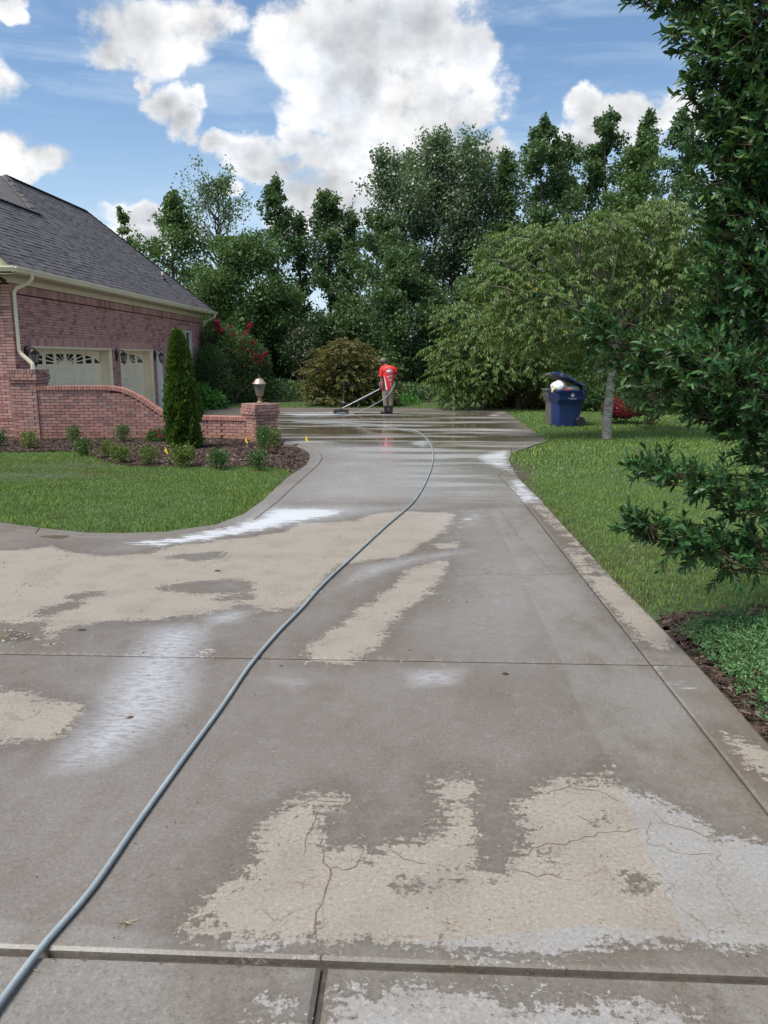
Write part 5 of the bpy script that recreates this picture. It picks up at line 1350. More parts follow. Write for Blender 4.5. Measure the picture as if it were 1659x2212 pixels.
# young plants in the bed
SM = 'small shrubs planted in the mulch bed'
hgtb = lambda x, y: -0.03 + h_bed(x, y)
for lab, px, py, w, h, m, L in [
    ('small yellow green shrub at the foot of the tall brick pier', 62, 966, 29, 30, 'leaf_shrubl', .035),
    ('small dark shrub close to the wall in front of the wide garage door', 159, 952, 28, 30, 'leaf_shrub', .035),
    ('small dark rounded shrub in front of the left shrub by the wall', 179, 981, 33, 31, 'leaf_shrub', .035),
    ('sparse thin shrub left of the yellow tipped one in the bed', 231, 986, 25, 32, 'leaf_shrubl', .032),
    ('small dark shrub by the wall left of the rose bush', 265, 952, 28, 32, 'leaf_shrub', .035),
    ('yellow tipped round shrub in the front row of the bed', 260, 997, 37, 32, 'leaf_shrubl', .035),
    ('thin upright shrub left of the first yellow flag', 321, 1003, 32, 38, 'leaf_shrubl', .03),
    ('wide yellow green shrub right in front of the columnar conifer', 393, 1006, 46, 42, 'leaf_shrubl', .038),
    ('small dark upright shrub between the conifer and the pier', 471, 1010, 38, 36, 'leaf_shrub', .035),
    ('small upright shrub at the tip of the bed near the kerb', 557, 1012, 27, 36, 'leaf_shrub', .035),
    ('tall narrow shrub at the corner of the lantern pier', 569, 978, 26, 58, 'leaf_shrub', .035),
    ('ragged shrub leaning over the drive beside the lantern pier', 590, 968, 24, 40, 'leaf_shrubl', .04),
    ('small dark shrub cut by the left edge of the picture', -2, 962, 24, 34, 'leaf_shrub', .035)]:
    x, y = G(px, py); z = hgtb(x, y); x, y = G(px, py, z); k = y / F
    cx = lambda dy: (x, y)
    b1 = Blob(px, py - h * .56, w * .50, h * .42, y); b2 = Blob(px - w * .2, py - h * .75, w * .24, h * .22, y); b3 = Blob(px + w * .22, py - h * .7, w * .24, h * .26, y); b4 = Blob(px, py - h * .25, w * .3, h * .25, y)
    bush('small_shrub', lab, 'shrub', [b1, b2, b3, b4], int(200 + w * h * .45), L * 1.1, L * .62, m, (x, y, z), SM, stems=11, sr=.005, jit=1.1)
x, y = G(343, 958)
bush('rose_bush', 'low rose bush with a few pink flowers left of the conifer', 'rose bush', [Blob(343, 943, 24, 14, y), Blob(330, 948, 14, 10, y), Blob(358, 945, 12, 12, y)], 1500, .04, .027, 'leaf_shrub', (x, y, .05), extra=('blossom', [Blob(346, 942, 5, 2.5, y - .25), Blob(341, 932, 3, 2, y - .2)], 60, .035, 'flower'))
# columnar conifer
ax, ay = G(398, 966, .06); ar = thing('columnar_conifer', 'tall columnar conifer in front of the low brick wall', 'conifer', (ax, ay, .03))
n = 34000; zz = rng.random(n) ** .85 * 2.30; az = rng.uniform(0, 2 * np.pi, n)
prof_ = np.interp(zz, [0, .12, .5, .9, 1.3, 1.7, 1.95, 2.15, 2.3], [.22, .275, .290, .28, .24, .18, .13, .08, .025])
lump = np.array([1 + .30 * mnoise.noise(Vector((math.cos(a) * 2.2, math.sin(a) * 2.2, z * 3.2))) + .22 * mnoise.noise(Vector((math.cos(a) * 5, math.sin(a) * 5, z * 8))) for a, z in zip(az, zz)])
rr = prof_ * lump * (1 - rng.random(n) ** 2.2 * .5) * np.where(rng.random(n) < .12, rng.uniform(1.0, 1.16, n), 1)
off = np.where(zz > 1.75, -.02, 0); C = np.c_[ax + np.cos(az) * rr + off, ay + np.sin(az) * rr, .04 + zz + rng.normal(0, .015, n)]
rad = np.c_[np.cos(az), np.sin(az), 0 * az]
A = unit(rad * .75 + np.array([0, 0, .9]) + rng.normal(0, .42, (n, 3))); Nn = unit(np.c_[-np.sin(az), np.cos(az), 0 * az] + rng.normal(0, .45, (n, 3)))
L = rng.uniform(.05, .11, n); V, Q = leaves(C, A, Nn, L, L * rng.uniform(.35, .6, n), .15); leaf_obj('crown', V, Q, M['leaf_arb'], ar)
tubes('trunk', [([np.array([ax, ay, -.02]), np.array([ax, ay, 1.0]), np.array([ax - .01, ay, 1.9])], .045, .012), ([np.array([ax + .09, ay - .03, -.02]), np.array([ax + .08, ay, 1.2])], .03, .01), ([np.array([ax - .1, ay, -.02]), np.array([ax - .05, ay, 1.1])], .03, .01)], M['bark'], ar)

# near broad evergreen on the right
hx, hy = 3.55, 5.35
ho = thing('evergreen_tree', 'big glossy dark evergreen tree filling the right edge', 'tree', (hx, hy, -.02))
hl = [(1490, 5, 50, 28, .3), (1420, 2, 28, 8, .4), (1560, 60, 95, 80, .2), (1650, 100, 120, 110, 0), (1590, 200, 95, 90, .1), (1680, 290, 130, 130, 0), (1560, 300, 62, 66, .3), (1600, 400, 95, 80, .1), (1640, 500, 110, 90, 0), (1560, 520, 45, 45, .4), (1610, 610, 110, 80, 0), (1700, 680, 120, 100, 0),
      (1545, 700, 70, 45, .2), (1480, 775, 95, 55, 0), (1375, 765, 62, 55, .1), (1310, 735, 22, 45, .2), (1300, 700, 8, 26, .2), (1560, 800, 110, 75, -.2), (1425, 845, 66, 48, 0), (1650, 860, 110, 95, -.2), (1550, 888, 75, 44, -.1), (1615, 935, 70, 42, -.2), (1690, 985, 80, 70, -.3),
      (1425, 1020, 38, 10, -.3), (1480, 1035, 42, 15, -.3), (1545, 1058, 46, 20, -.35), (1615, 1095, 52, 24, -.4), (1400, 1138, 26, 13, -.45), (1455, 1165, 45, 16, -.45), (1520, 1185, 50, 22, -.45), (1590, 1210, 55, 28, -.45), (1660, 1190, 70, 50, -.45),
      (1800, 200, 160, 200, .2), (1820, 600, 170, 220, .3), (1800, 950, 150, 160, .2), (1620, -110, 160, 90, .3), (1780, 1150, 90, 80, 0)]
hb_ = BL_(5.15, hl, 17)
tt = bend((hx, hy, -.02), (hx + .1, hy + .1, 5.2), 8, 0, .01); tubes('trunk', [(tt, .085, .03)], M['bark'], ho, 12)
br = []; 
for b in hb_:
    i = int(np.clip((b.c[2] - .35) / 5.2 * 8, 0, 7)); l = bend(tt[i], b.c, 6, .02, .035); rb_ = .020 if b.r[2] > .09 else .010; br.append((l, rb_, .004))
    for k in range(3): br.append((bend(l[rng.integers(3, 6)], b.c + rdir(1)[0] * b.r * .85, 3, 0, .05), .006, .002))
tubes('limb', br, M['twig'], ho, 6)
ntw = 3900; P_, d, idx = blob_points(hb_, ntw, .45)
toout = unit(P_ - np.array([hx, hy, 0]) * np.array([1, 1, 0]) - np.c_[0 * P_[:, :2], P_[:, 2]])
ax_ = unit(toout * .7 + d * .5 + np.array([0, 0, .45]) + rng.normal(0, .45, (ntw, 3))); per = 11; tl = rng.uniform(.07, .16, ntw)
k = np.linspace(.1, 1, per)[None, :]; C = P_[:, None] + ax_[:, None] * (k * tl[:, None])[..., None]
ph = rng.uniform(0, 6.28, (ntw, 1)) + np.arange(per)[None] * 2.4; e1 = unit(np.cross(ax_, [0.3, 0.1, 1.0])); e2 = np.cross(ax_, e1)
rad = e1[:, None] * np.cos(ph)[..., None] + e2[:, None] * np.sin(ph)[..., None]
open_ = (.95 - .45 * k)[..., None]
A = unit(rad * open_ + ax_[:, None] * .65 + rng.normal(0, .12, (ntw, per, 3))); Nn = unit(ax_[:, None] * .8 - rad * .3 + np.array([0, 0, .35]) + 0 * A)
C, A, Nn = C.reshape(-1, 3), A.reshape(-1, 3), Nn.reshape(-1, 3); n = len(C); Lh = rng.uniform(.034, .082, n); Wh = Lh * rng.uniform(.32, .42, n)
dist = np.linalg.norm(C - np.array([0, 0, H]), axis=1); inside = (C[:, 0] / C[:, 1] < .50) & (C[:, 0] / C[:, 1] > .25)
order = np.argsort(np.where(inside, dist - Lh * 12, 99)); one, rest = order[:300], order[300:]
V, Q = leaves(C[rest], A[rest], Nn[rest], Lh[rest], Wh[rest], .28); tag(leaf_obj('foliage', V, Q, M['leaf_holly'], ho, True), kind='stuff')
V, Q = leaves(np.zeros((1, 3)), np.array([[1., 0, 0]]), np.array([[0, 0, 1.]]), np.array([1.]), np.array([.37]), .28); lme = np_mesh('leaf', V, [Q], M['leaf_holly'], True)
for i in one:
    a = Vector(A[i]); b = Vector(np.cross(A[i], Nn[i])).normalized() * -1; c = a.cross(b); s = Lh[i]
    p = Vector(C[i]) - Vector(ho.location)
    o = obj('leaf', lme, ho); o.matrix_basis = Matrix(((a.x * s, b.x * s, c.x * s, p.x), (a.y * s, b.y * s, c.y * s, p.y), (a.z * s, b.z * s, c.z * s, p.z), (0, 0, 0, 1)))
tw = [([P_[i] - ax_[i] * .08, P_[i] + ax_[i] * tl[i]], .0032, .0018) for i in range(ntw)]
tubes('twig', tw, M['twig'], ho, 3)

# creeping juniper at the right edge
jp = [(1.79, 5.05), (2.2, 5.03), (2.9, 4.85), (3.2, 4.0), (3.0, 3.0), (1.80, 3.15), (1.80, 3.6), (1.84, 3.9), (1.82, 4.4)]
ju = thing('creeping_juniper', 'low spreading juniper spilling towards the kerb strip', 'ground cover shrub', (2.3, 4.1, 0))
q = scatter_in(jp, 8500); e = np.clip(sdf(q, jp), 0, .4); top = .05 + .20 * (1 - np.exp(-e * 9)) + .035 * vnoise(q, 6) + .02 * vnoise(q, 16)
per = 9; d = rdir(len(q), .6, .5); C = np.c_[q, top * rng.uniform(.55, 1.0, len(q))]
k = np.linspace(0, 1, per)[None]; tl = rng.uniform(.04, .085, len(q)); Cc = C[:, None] + d[:, None] * (k * tl[:, None])[..., None]
A = unit(d[:, None] * .8 + rng.normal(0, .65, (len(q), per, 3))); Cc = Cc.reshape(-1, 3); A = A.reshape(-1, 3); n = len(Cc)
V, Q = leaves(Cc, A, rdir(n, .5), rng.uniform(.014, .030, n), rng.uniform(.005, .010, n)); tag(leaf_obj('foliage', V, Q, M['leaf_juniper'], ju), kind='stuff')
tubes('stem', [(bend((2.6, 3.9, .0), (*q[i], .06), 4, .1, .03), .006, .003) for i in range(0, 260)], M['twig'], ju, 4)

# ------------------------------------------------------------------ the worker
PX, PY = G(838, 893.5)
SK = 26.47 / F * 1.0
person = thing('person', 'worker in a red printed shirt, cap and rubber boots pushing the surface cleaner', 'person', (PX, PY, 0.002))
M['skin'] = simple('sun tanned skin', (0.46, 0.25, 0.17), 0.5, var=0.08)
M['red'] = simple('red sports shirt', (0.78, 0.022, 0.028), 0.6, var=0.10, nscale=9, bump=0.25, bscale=14)
M['maroon'] = simple('dark maroon cloth', (0.055, 0.008, 0.022), 0.7)
M['whitecloth'] = simple('white print', (0.78, 0.76, 0.80), 0.7, var=0.03)
M['pinkprint'] = simple('pale pink print', (0.80, 0.45, 0.48), 0.7, var=0.03)
M['greyprint'] = simple('grey lilac print', (0.50, 0.42, 0.52), 0.7, var=0.35, nscale=60)
M['khaki'] = simple('khaki trousers', (0.20, 0.172, 0.13), 0.85, var=0.25, nscale=7, bump=0.5, bscale=16)
M['rubber'] = simple('black rubber boots', (0.018, 0.020, 0.028), 0.35, var=0.2)
M['capm'] = simple('faded grey cap', (0.17, 0.155, 0.14), 0.8, var=0.4, nscale=12)
M['hair'] = simple('short dark hair', (0.03, 0.022, 0.016), 0.8)
def skin_mesh(name, verts, edges, radii, m, parent, root=0, sub=2):
    me = bpy.data.meshes.new(name); me.from_pydata(verts, edges, []); me.materials.append(m)
    o = obj(name, me, parent)
    md = o.modifiers.new('skin', 'SKIN'); md.use_smooth_shade = True
    sv = me.skin_vertices[0].data if me.skin_vertices else None
    if sv is None:
        bm = bmesh.new(); bm.from_mesh(me); bm.verts.layers.skin.verify(); bm.to_mesh(me); bm.free(); sv = me.skin_vertices[0].data
    for i, r in enumerate(radii): sv[i].radius = (r, r) if not isinstance(r, tuple) else r; sv[i].use_root = (i == root)
    s_ = o.modifiers.new('subdivision', 'SUBSURF'); s_.levels = sub; s_.render_levels = sub
    return o
J_ = [((-.01, .01, .95), .13), ((0, .01, 1.15), .125), ((.02, .015, 1.35), .135), ((.0, .02, 1.50), .12), ((-.075, .03, 1.60), .058), ((-.105, .035, 1.655), .058), ((-.150, .05, 1.70), .088), ((-.158, .055, 1.775), .090), ((-.155, .055, 1.825), .06),
      ((-.165, .01, 1.52), .072), ((-.212, .015, 1.25), .052), ((-.205, .045, 1.02), .040), ((-.203, .055, .93), .030), ((-.205, .065, .875), .036),
      ((.165, .03, 1.51), .072), ((.270, .06, 1.33), .050), ((.165, .24, 1.19), .038), ((.10, .31, 1.16), .029), ((.055, .335, 1.15), .034),
      ((-.085, .01, .86), .11), ((-.075, 0, .50), .07), ((-.07, .02, .14), .05), ((.075, .02, .86), .11), ((.08, .03, .50), .07), ((.085, .05, .14), .05)]
E_ = [(0, 1), (1, 2), (2, 3), (3, 4), (4, 5), (5, 6), (6, 7), (7, 8), (3, 9), (9, 10), (10, 11), (11, 12), (12, 13), (3, 14), (14, 15), (15, 16), (16, 17), (17, 18), (0, 19), (19, 20), (20, 21), (0, 22), (22, 23), (23, 24)]
skin_mesh('body', [j[0] for j in J_], E_, [j[1] for j in J_], M['skin'], person)
def hand(c, fwd, down, sgn):
    c, fwd, down = Vector(c), Vector(fwd).normalized(), Vector(down).normalized(); mb = MB()
    for i in range(4):
        o = c + fwd * (.012 - .002 * i) + fwd.cross(down) * (.026 - .018 * i) * sgn; Ls = (.030, .034, .031, .024)[i]
        p1 = o + down * .030; p2 = p1 + (down * .7 + fwd * .7) * Ls; p3 = p2 + (fwd * -.3 + down * .9 - fwd * .5) * Ls * .6
        mb.tube([o - down * .01, p1, p2, p3], [.010, .0095, .009, .007], 6)
    o = c - down * .012 + fwd.cross(down) * .034 * sgn; mb.tube([o, o + fwd * .03 + down * .02, o + fwd * .045 + down * .045], [.012, .011, .009], 6)
    mb.build('hand', M['skin'], person, True)
hand((-.205, .065, .872), (-.6, .3, 0), (-.25, .1, -1), 1); hand((.055, .335, 1.15), (-.3, .2, -1), (-1, .3, -.2), -1)
f = MB(); f.tube([(-.232, .02, 1.705), (-.262, .015, 1.675), (-.240, .02, 1.667)], [.006, .012, .008], 6)           # nose
f.lathe([(.004, -.02), (.014, -.005), (.013, .012), (.004, .02)], 8, Matrix.Translation((-.128, -.032, 1.70))); f.build('face', M['skin'], person, True)
MB().tube([(-.112, -.028, 1.725), (-.190, -.03, 1.722), (-.238, -.01, 1.715), (-.243, .06, 1.712)], [.004, .005, .013, .013], 6).build('sunglasses', M['darkmetal'], person)
MB().lathe([(.075, 1.655), (.096, 1.69), (.0985, 1.74), (.09, 1.77)], 16, Matrix.Translation((-.140, .058, 0))).build('hair', M['hair'], person, True)
c = MB(); c.lathe([(.104, 1.745), (.106, 1.785), (.094, 1.828), (.06, 1.858), (.0, 1.866)], 18, Matrix.Translation((-.152, .052, 0)) , cap=False)
c.add([(-.235, -.045, 1.765), (-.235, .14, 1.765), (-.300, .125, 1.752), (-.348, .06, 1.735), (-.305, -.015, 1.748), (-.235, -.045, 1.773), (-.235, .14, 1.773), (-.300, .125, 1.760), (-.348, .06, 1.743), (-.305, -.015, 1.756)],
      [(4, 3, 2, 1, 0), (5, 6, 7, 8, 9), (0, 1, 6, 5), (1, 2, 7, 6), (2, 3, 8, 7), (3, 4, 9, 8), (4, 0, 5, 9)]); c.build('cap', M['capm'], person, True)
TR = [(.79, -.040, .190, .135), (.90, -.030, .188, .132), (1.02, -.012, .178, .125), (1.15, .005, .175, .122), (1.28, .020, .188, .130), (1.40, .024, .208, .136), (1.49, .018, .220, .128), (1.555, .002, .195, .112), (1.60, -.035, .120, .085), (1.632, -.068, .070, .066)]
def tor(z):
    for a, b in zip(TR[:-1], TR[1:]):
        if z <= b[0]: g = max(0, (z - a[0]) / (b[0] - a[0])); return [p + (q - p) * g for p, q in zip(a[1:], b[1:])]
    return TR[-1][1:]
sh_ = MB(); n = 28; V = []; Fq = []; rings = [0.79 + i * (1.632 - .79) / 22 for i in range(23)]
for z in rings:
    cx, rx, ry = tor(z)
    for k in range(n):
        a = 2 * math.pi * k / n; w = 1 + .018 * math.sin(3 * a + z * 9) + .012 * math.sin(5 * a - z * 21) if z < 1.35 else 1
        V.append((cx + rx * w * math.cos(a), .012 + ry * w * math.sin(a), z))
for j in range(22):
    for k in range(n): Fq.append((j * n + k, j * n + (k + 1) % n, (j + 1) * n + (k + 1) % n, (j + 1) * n + k))
sh_.add(V, Fq)
sh_.tube([(-.13, .012, 1.565), (-.175, .012, 1.525), (-.205, .012, 1.44), (-.220, .015, 1.33), (-.226, .018, 1.235)], [.06, .082, .085, .082, .078], 14, cap=False)
sh_.tube([(.13, .02, 1.56), (.185, .03, 1.505), (.235, .045, 1.43), (.275, .065, 1.355)], [.06, .078, .076, .070], 14, cap=False)
shirt = sh_.build('shirt', M['red'], person, True)
MB().tube([(-.2255, .018, 1.245), (-.2265, .018, 1.222)], [.0805, .0805], 14, cap=False).build('cuff', M['maroon'], shirt, True)
MB().tube([(.250, .052, 1.402), (.283, .068, 1.338)], [.0775, .073], 14, cap=False).build('cuff', M['maroon'], shirt, True)
def onback(x, z, off=.004):
    cx, rx, ry = tor(z); u = max(-.985, min(.985, (x - cx) / rx)); return (cx + (rx + off) * u, .012 - (ry + off) * math.sqrt(1 - u * u) * 1.02, z)
def strip(name, rows, m, off=.005, k=5):
    """rows: (z, x0, x1) laid on the back of the shirt"""
    mb = MB(); V = []
    for z, a, b in rows: V += [onback(a + (b - a) * i / k, z, off) for i in range(k + 1)]
    mb.add(V, [(j * (k + 1) + i, j * (k + 1) + i + 1, (j + 1) * (k + 1) + i + 1, (j + 1) * (k + 1) + i) for j in range(len(rows) - 1) for i in range(k)]); mb.build(name, m, shirt, True)
px2 = lambda ox, oy: ((817.4 + ox * .02645 - 838) * SK, (893.5 - 784.5 - oy * .02645) * SK)
strip('side_panel', [(.80, -.215, -.06), (.90, -.205, -.072), (1.0, -.185, -.088), (1.1, -.165, -.10), (1.2, -.16, -.118), (1.27, -.162, -.135)], M['maroon'], .004)
strip('side_stripe', [(.80, -.062, -.018), (.90, -.074, -.038), (1.0, -.090, -.060), (1.1, -.105, -.080), (1.2, -.122, -.104), (1.28, -.140, -.128)], M['whitecloth'], .006, 2)
strip('side_stripe', [(.80, .105, .128), (.90, .125, .140), (.98, .14, .148)], M['whitecloth'], .006, 2)
def patch(name, pts, m, off, hole=None):
    mb = MB(); P2 = [px2(*p) for p in pts]; cx_ = sum(p[0] for p in P2) / len(P2); cz_ = sum(p[1] for p in P2) / len(P2)
    if hole:
        V = [onback(x, z, off) for x, z in P2] + [onback(cx_ + (x - cx_) * hole, cz_ + (z - cz_) * hole, off) for x, z in P2]; n = len(P2)
        mb.add(V, [(i, (i + 1) % n, n + (i + 1) % n, n + i) for i in range(n)])
    else:
        V = [onback(x, z, off) for x, z in P2] + [onback(cx_, cz_, off)]; n = len(P2); mb.add(V, [(i, (i + 1) % n, n) for i in range(n)])
    mb.build(name, m, shirt)
BG = [(830, 540), (930, 560), (1050, 600), (1110, 650), (1140, 740), (1060, 860), (930, 990), (830, 920), (740, 900), (660, 870), (635, 760), (700, 640), (760, 620)]
patch('badge', BG, M['maroon'], .0045); patch('badge_ring', BG, M['pinkprint'], .0065, .84)
patch('badge_script', [(690, 700), (760, 640), (960, 640), (1000, 690), (1070, 720), (960, 800), (800, 835), (730, 790)], M['whitecloth'], .0075)
patch('print_block', [(700, 1140), (1110, 1020), (1140, 1180), (720, 1250)], M['greyprint'], .006)
patch('print_block', [(850, 1390), (1110, 1320), (1100, 1500), (870, 1560)], M['greyprint'], .006)
patch('print_line', [(730, 1310), (1120, 1225), (1120, 1260), (735, 1340)], M['pinkprint'], .006); patch('print_line', [(960, 1680), (1070, 1640), (1075, 1690), (970, 1725)], M['pinkprint'], .006)
for i in range(9):
    ox = 480 + i * 54; oy = 540 - i * 24; patch('letter', [(ox, oy - 20), (ox + 32, oy - 32), (ox + 36, oy + 8), (ox + 6, oy + 20)], M['pinkprint'], .006)
t_ = MB()
t_.tube([(-.030, .012, .70), (-.018, .012, .84), (-.01, .012, .93)], [.17, .176, .165], 20, flat=.72)
t_.tube([(-.105, .012, .84), (-.098, .0, .66), (-.085, -.005, .50), (-.078, .0, .38), (-.072, .004, .275)], [.098, .106, .096, .086, .090], 16)
t_.tube([(.055, .02, .84), (.075, .03, .66), (.088, .035, .50), (.092, .035, .38), (.094, .036, .275)], [.098, .103, .092, .083, .086], 16)
t_.build('trousers', M['khaki'], person, True)
for bx, by in ((-.068, .004), (.096, .036)):
    b = MB(); b.lathe([(.074, .05), (.068, .10), (.070, .20), (.078, .305), (.074, .31)], 16, Matrix.Translation((bx, by, 0)))
    b.tube([(bx + .055, by - .005, .045), (bx, by, .05), (bx - .08, by + .02, .045), (bx - .15, by + .035, .034), (bx - .185, by + .04, .028)], [.048, .058, .052, .045, .020], 12)
    b.prism([(bx + .09, by - .04), (bx + .09, by + .045), (bx - .14, by + .085), (bx - .19, by + .06), (bx - .19, by + .01), (bx - .12, by - .01)], 0, .018)
    b.build('boot', M['rubber'], person, True)

# surface cleaner with its wand
clx, cly = G(737, 893)
sc_ = thing('surface_cleaner', 'black rotary surface cleaner with a long steel wand in the worker\'s hand', 'pressure cleaner', (clx, cly, 0))
M['steel'] = simple('bright steel', (0.75, 0.76, 0.76), 0.3, metal=0.85, var=0.05)
b = MB(); b.box((0, 0, .075), (.50, .34, .055), None, .93); b.box((0, -.165, .105), (.50, .018, .03)); b.box((0, .165, .105), (.50, .018, .03)); b.lathe([(.07, .10), (.07, .135), (.03, .15)], 14); b.build('deck', M['darkmetal'], sc_)
for x in (-.235, .235):
    b = MB(); b.box((x, -.02, .05), (.05, .30, .05)); b.build('skirt', simple('worn red rubber', (0.20, 0.05, 0.04), 0.7), sc_)
br_ = MB()
for i in range(40): a = 2 * math.pi * i / 40; br_.tube([(.21 * math.cos(a), .14 * math.sin(a), .06), (.225 * math.cos(a), .155 * math.sin(a), .004)], .006, 3)
tag(br_.build('bristles', M['darkmetal'], sc_), kind='stuff')
for x in (-.2, .2):
    for y in (-.17, .17): MB().lathe([(.03, -.012), (.03, .012)], 12, Matrix.Translation((x, y, .03)) @ Matrix.Rotation(math.pi / 2, 4, 'X')).build('wheel', M['rubber'], sc_)
hw = (PX - .232 - clx, PY + .06 - cly, .855)
MB().tube([(0.02, 0, .17), tuple(hw)], .016, 8).build('wand', M['steel'], sc_, True)
MB().tube([(0, 0, .12), (-.01, 0, .28), (-.005, 0, .42)], [.022, .016, .012], 8).build('swivel_post', M['darkmetal'], sc_)
MB().tube([(.03, 0, .41), (.12, 0, .36)], .012, 6).build('side_handle', M['steel'], sc_); MB().tube([(.12, 0, .36), (.25, 0.0, .335), (.45, 0, .36), (.8, .01, .50), tuple(Vector(hw) + Vector((.02, 0, .03)))], .008, 6).build('high_pressure_hose', M['darkmetal'], sc_, True)
g_ = Vector(hw); MB().tube([g_ - Vector((.06, 0, .03)), g_ + Vector((.10, .0, .055)), g_ + Vector((.16, 0, .02))], [.02, .022, .016], 8).build('trigger_grip', M['darkmetal'], sc_)

# pressure hose along the drive
def smooth_path(P_, k=8):
    P_ = [np.array(p, float) for p in P_]; out = []
    for i in range(len(P_) - 1):
        p0 = P_[max(i - 1, 0)]; p1 = P_[i]; p2 = P_[i + 1]; p3 = P_[min(i + 2, len(P_) - 1)]
        for j in range(k):
            t = j / k; out.append(.5 * ((2 * p1) + (p2 - p0) * t + (2 * p0 - 5 * p1 + 4 * p2 - p3) * t * t + (3 * p1 - p0 - 3 * p2 + p3) * t ** 3))
    return out + [P_[-1]]
HR = .0112
gp = [(-160, 2390), (-60, 2262), (2, 2172), (92, 2052), (200, 1925), (300, 1780), (400, 1640), (480, 1530), (541, 1440), (600, 1370), (650, 1319), (700, 1263), (762, 1205), (830, 1142), (880, 1099), (902, 1074), (921, 1040), (934, 1003), (935, 978), (928, 957), (907, 936), (877, 929), (833, 923), (806, 918), (758, 916), (679, 913), (640, 911), (631, 908), (640, 904), (675, 901), (732, 897.5), (762, 893.5)]
hp = [(*G(x, y), HR + .002) for x, y in gp]
for x, y, Y in [(785, 885, 26.1), (811, 872.5, 26.0), (832, 859, 25.95), (846, 843, 26.05), (852, 828, 26.3), (848, 819, 26.6)]: hp.append(tuple(atY(x, y, Y)))
hp += [(PX + .05, PY + .26, 1.19), (PX - .20, PY + .20, 1.10), (PX - .285, PY + .03, 1.02), (PX - .27, PY + .02, .90), (PX - .20, PY + .06, .88)]
M['hose'] = simple('pale blue grey hose', (0.285, 0.325, 0.335), 0.38, var=0.12, nscale=4, bump=0.2, bscale=90)
hs = MB(); hs.tube(smooth_path(hp, 9), HR, 12)
tag(hs.build('pressure_hose', M['hose'], None, True), 'long pale grey hose snaking up the drive to the worker', 'hose')

# ------------------------------------------------------------------ bins
def rring(hx_, hy_, z, r, cx=0.0, n=5):
    out = []
    for qx, qy, a0 in ((1, 1, 0), (-1, 1, 90), (-1, -1, 180), (1, -1, 270)):
        for i in range(n):
            a = math.radians(a0 + 90 * i / (n - 1)); out.append((cx + qx * (hx_ - r) + r * math.cos(a), qy * (hy_ - r) + r * math.sin(a), z))
    return out
def loft(mb, rings, cap0=True, cap1=True):
    n = len(rings[0]); V = [p for r in rings for p in r]; Fq = [(j * n + i, j * n + (i + 1) % n, (j + 1) * n + (i + 1) % n, (j + 1) * n + i) for j in range(len(rings) - 1) for i in range(n)]
    if cap0: Fq.append(tuple(range(n - 1, -1, -1)))
    if cap1: Fq.append(tuple(range((len(rings) - 1) * n, len(rings) * n)))
    return mb.add(V, Fq)
M['bluep'] = simple('dark blue bin plastic', (0.012, 0.034, 0.135), 0.42, var=0.10, nscale=3, bump=0.15, bscale=120)
M['greyp'] = simple('grey bin plastic', (0.125, 0.122, 0.115), 0.5, var=0.12)
def cart(label, x, y, rz, m, tilt, body_only=False):
    t = thing('wheelie_bin', label, 'rubbish bin', (x, y, 0), rz, 'two wheelie bins on the grass')
    b = MB(); loft(b, [rring(.300, .245, .015, .05, -.02), rring(.335, .268, .40, .06, -.005), rring(.350, .276, .66, .06), rring(.352, .278, .69, .05), rring(.402, .338, .745, .05), rring(.415, .352, .95, .06), rring(.418, .354, .965, .06)], True, False)
    b.build('body', m, t, True)
    r = MB(); loft(r, [rring(.418, .354, .955, .06), rring(.446, .382, .958, .07), rring(.450, .386, .995, .07), rring(.425, .361, 1.0, .06), rring(.405, .341, .985, .06), rring(.39, .33, .70, .05), rring(.33, .26, .60, .05)], False, True); r.build('rim', m, t, True)
    for s in (-1, 1):
        MB().lathe([(.05, -.045), (.130, -.045), (.142, -.03), (.142, .03), (.130, .045), (.05, .045)], 24, Matrix.Translation((.30, s * .30, .140)) @ Matrix.Rotation(math.pi / 2, 4, 'X')).build('wheel', M['rubber'], t, True)
        MB().box((-.33, s * .225, .80), (.10, .14, .05)).build('grip', m, t)
    MB().tube([(.30, -.33, .14), (.30, .33, .14)], .012, 8).build('axle', M['darkmetal'], t)
    MB().tube([(.40, -.28, .93), (.50, -.28, 1.0), (.50, .28, 1.0), (.40, .28, .93)], .018, 8).build('handle', m, t, True)
    lid = MB(); loft(lid, [rring(.44, .385, 0, .07, -.44), rring(.455, .40, .01, .07, -.44), rring(.455, .40, .035, .07, -.44), rring(.42, .365, .062, .07, -.44), rring(.38, .33, .068, .06, -.44)])
    for i in range(4): lid.box((-.2 - i * .16, 0, .074), (.035, .60, .018))
    lid.box((-.885, 0, .045), (.07, .26, .035))
    lo = lid.build('lid', m, t, True, loc=(.45, 0, 1.015), rot=(0, tilt, 0)); return t
bx_, by_ = G(1224, 922); by_ += .22
blue = cart('blue wheelie bin overflowing with rubbish bags, its lid propped open', bx_, by_, .24, M['bluep'], math.radians(27))
cart('grey wheelie bin mostly hidden behind the blue one', bx_ - .05, by_ + .66, .20, M['greyp'], math.radians(24))
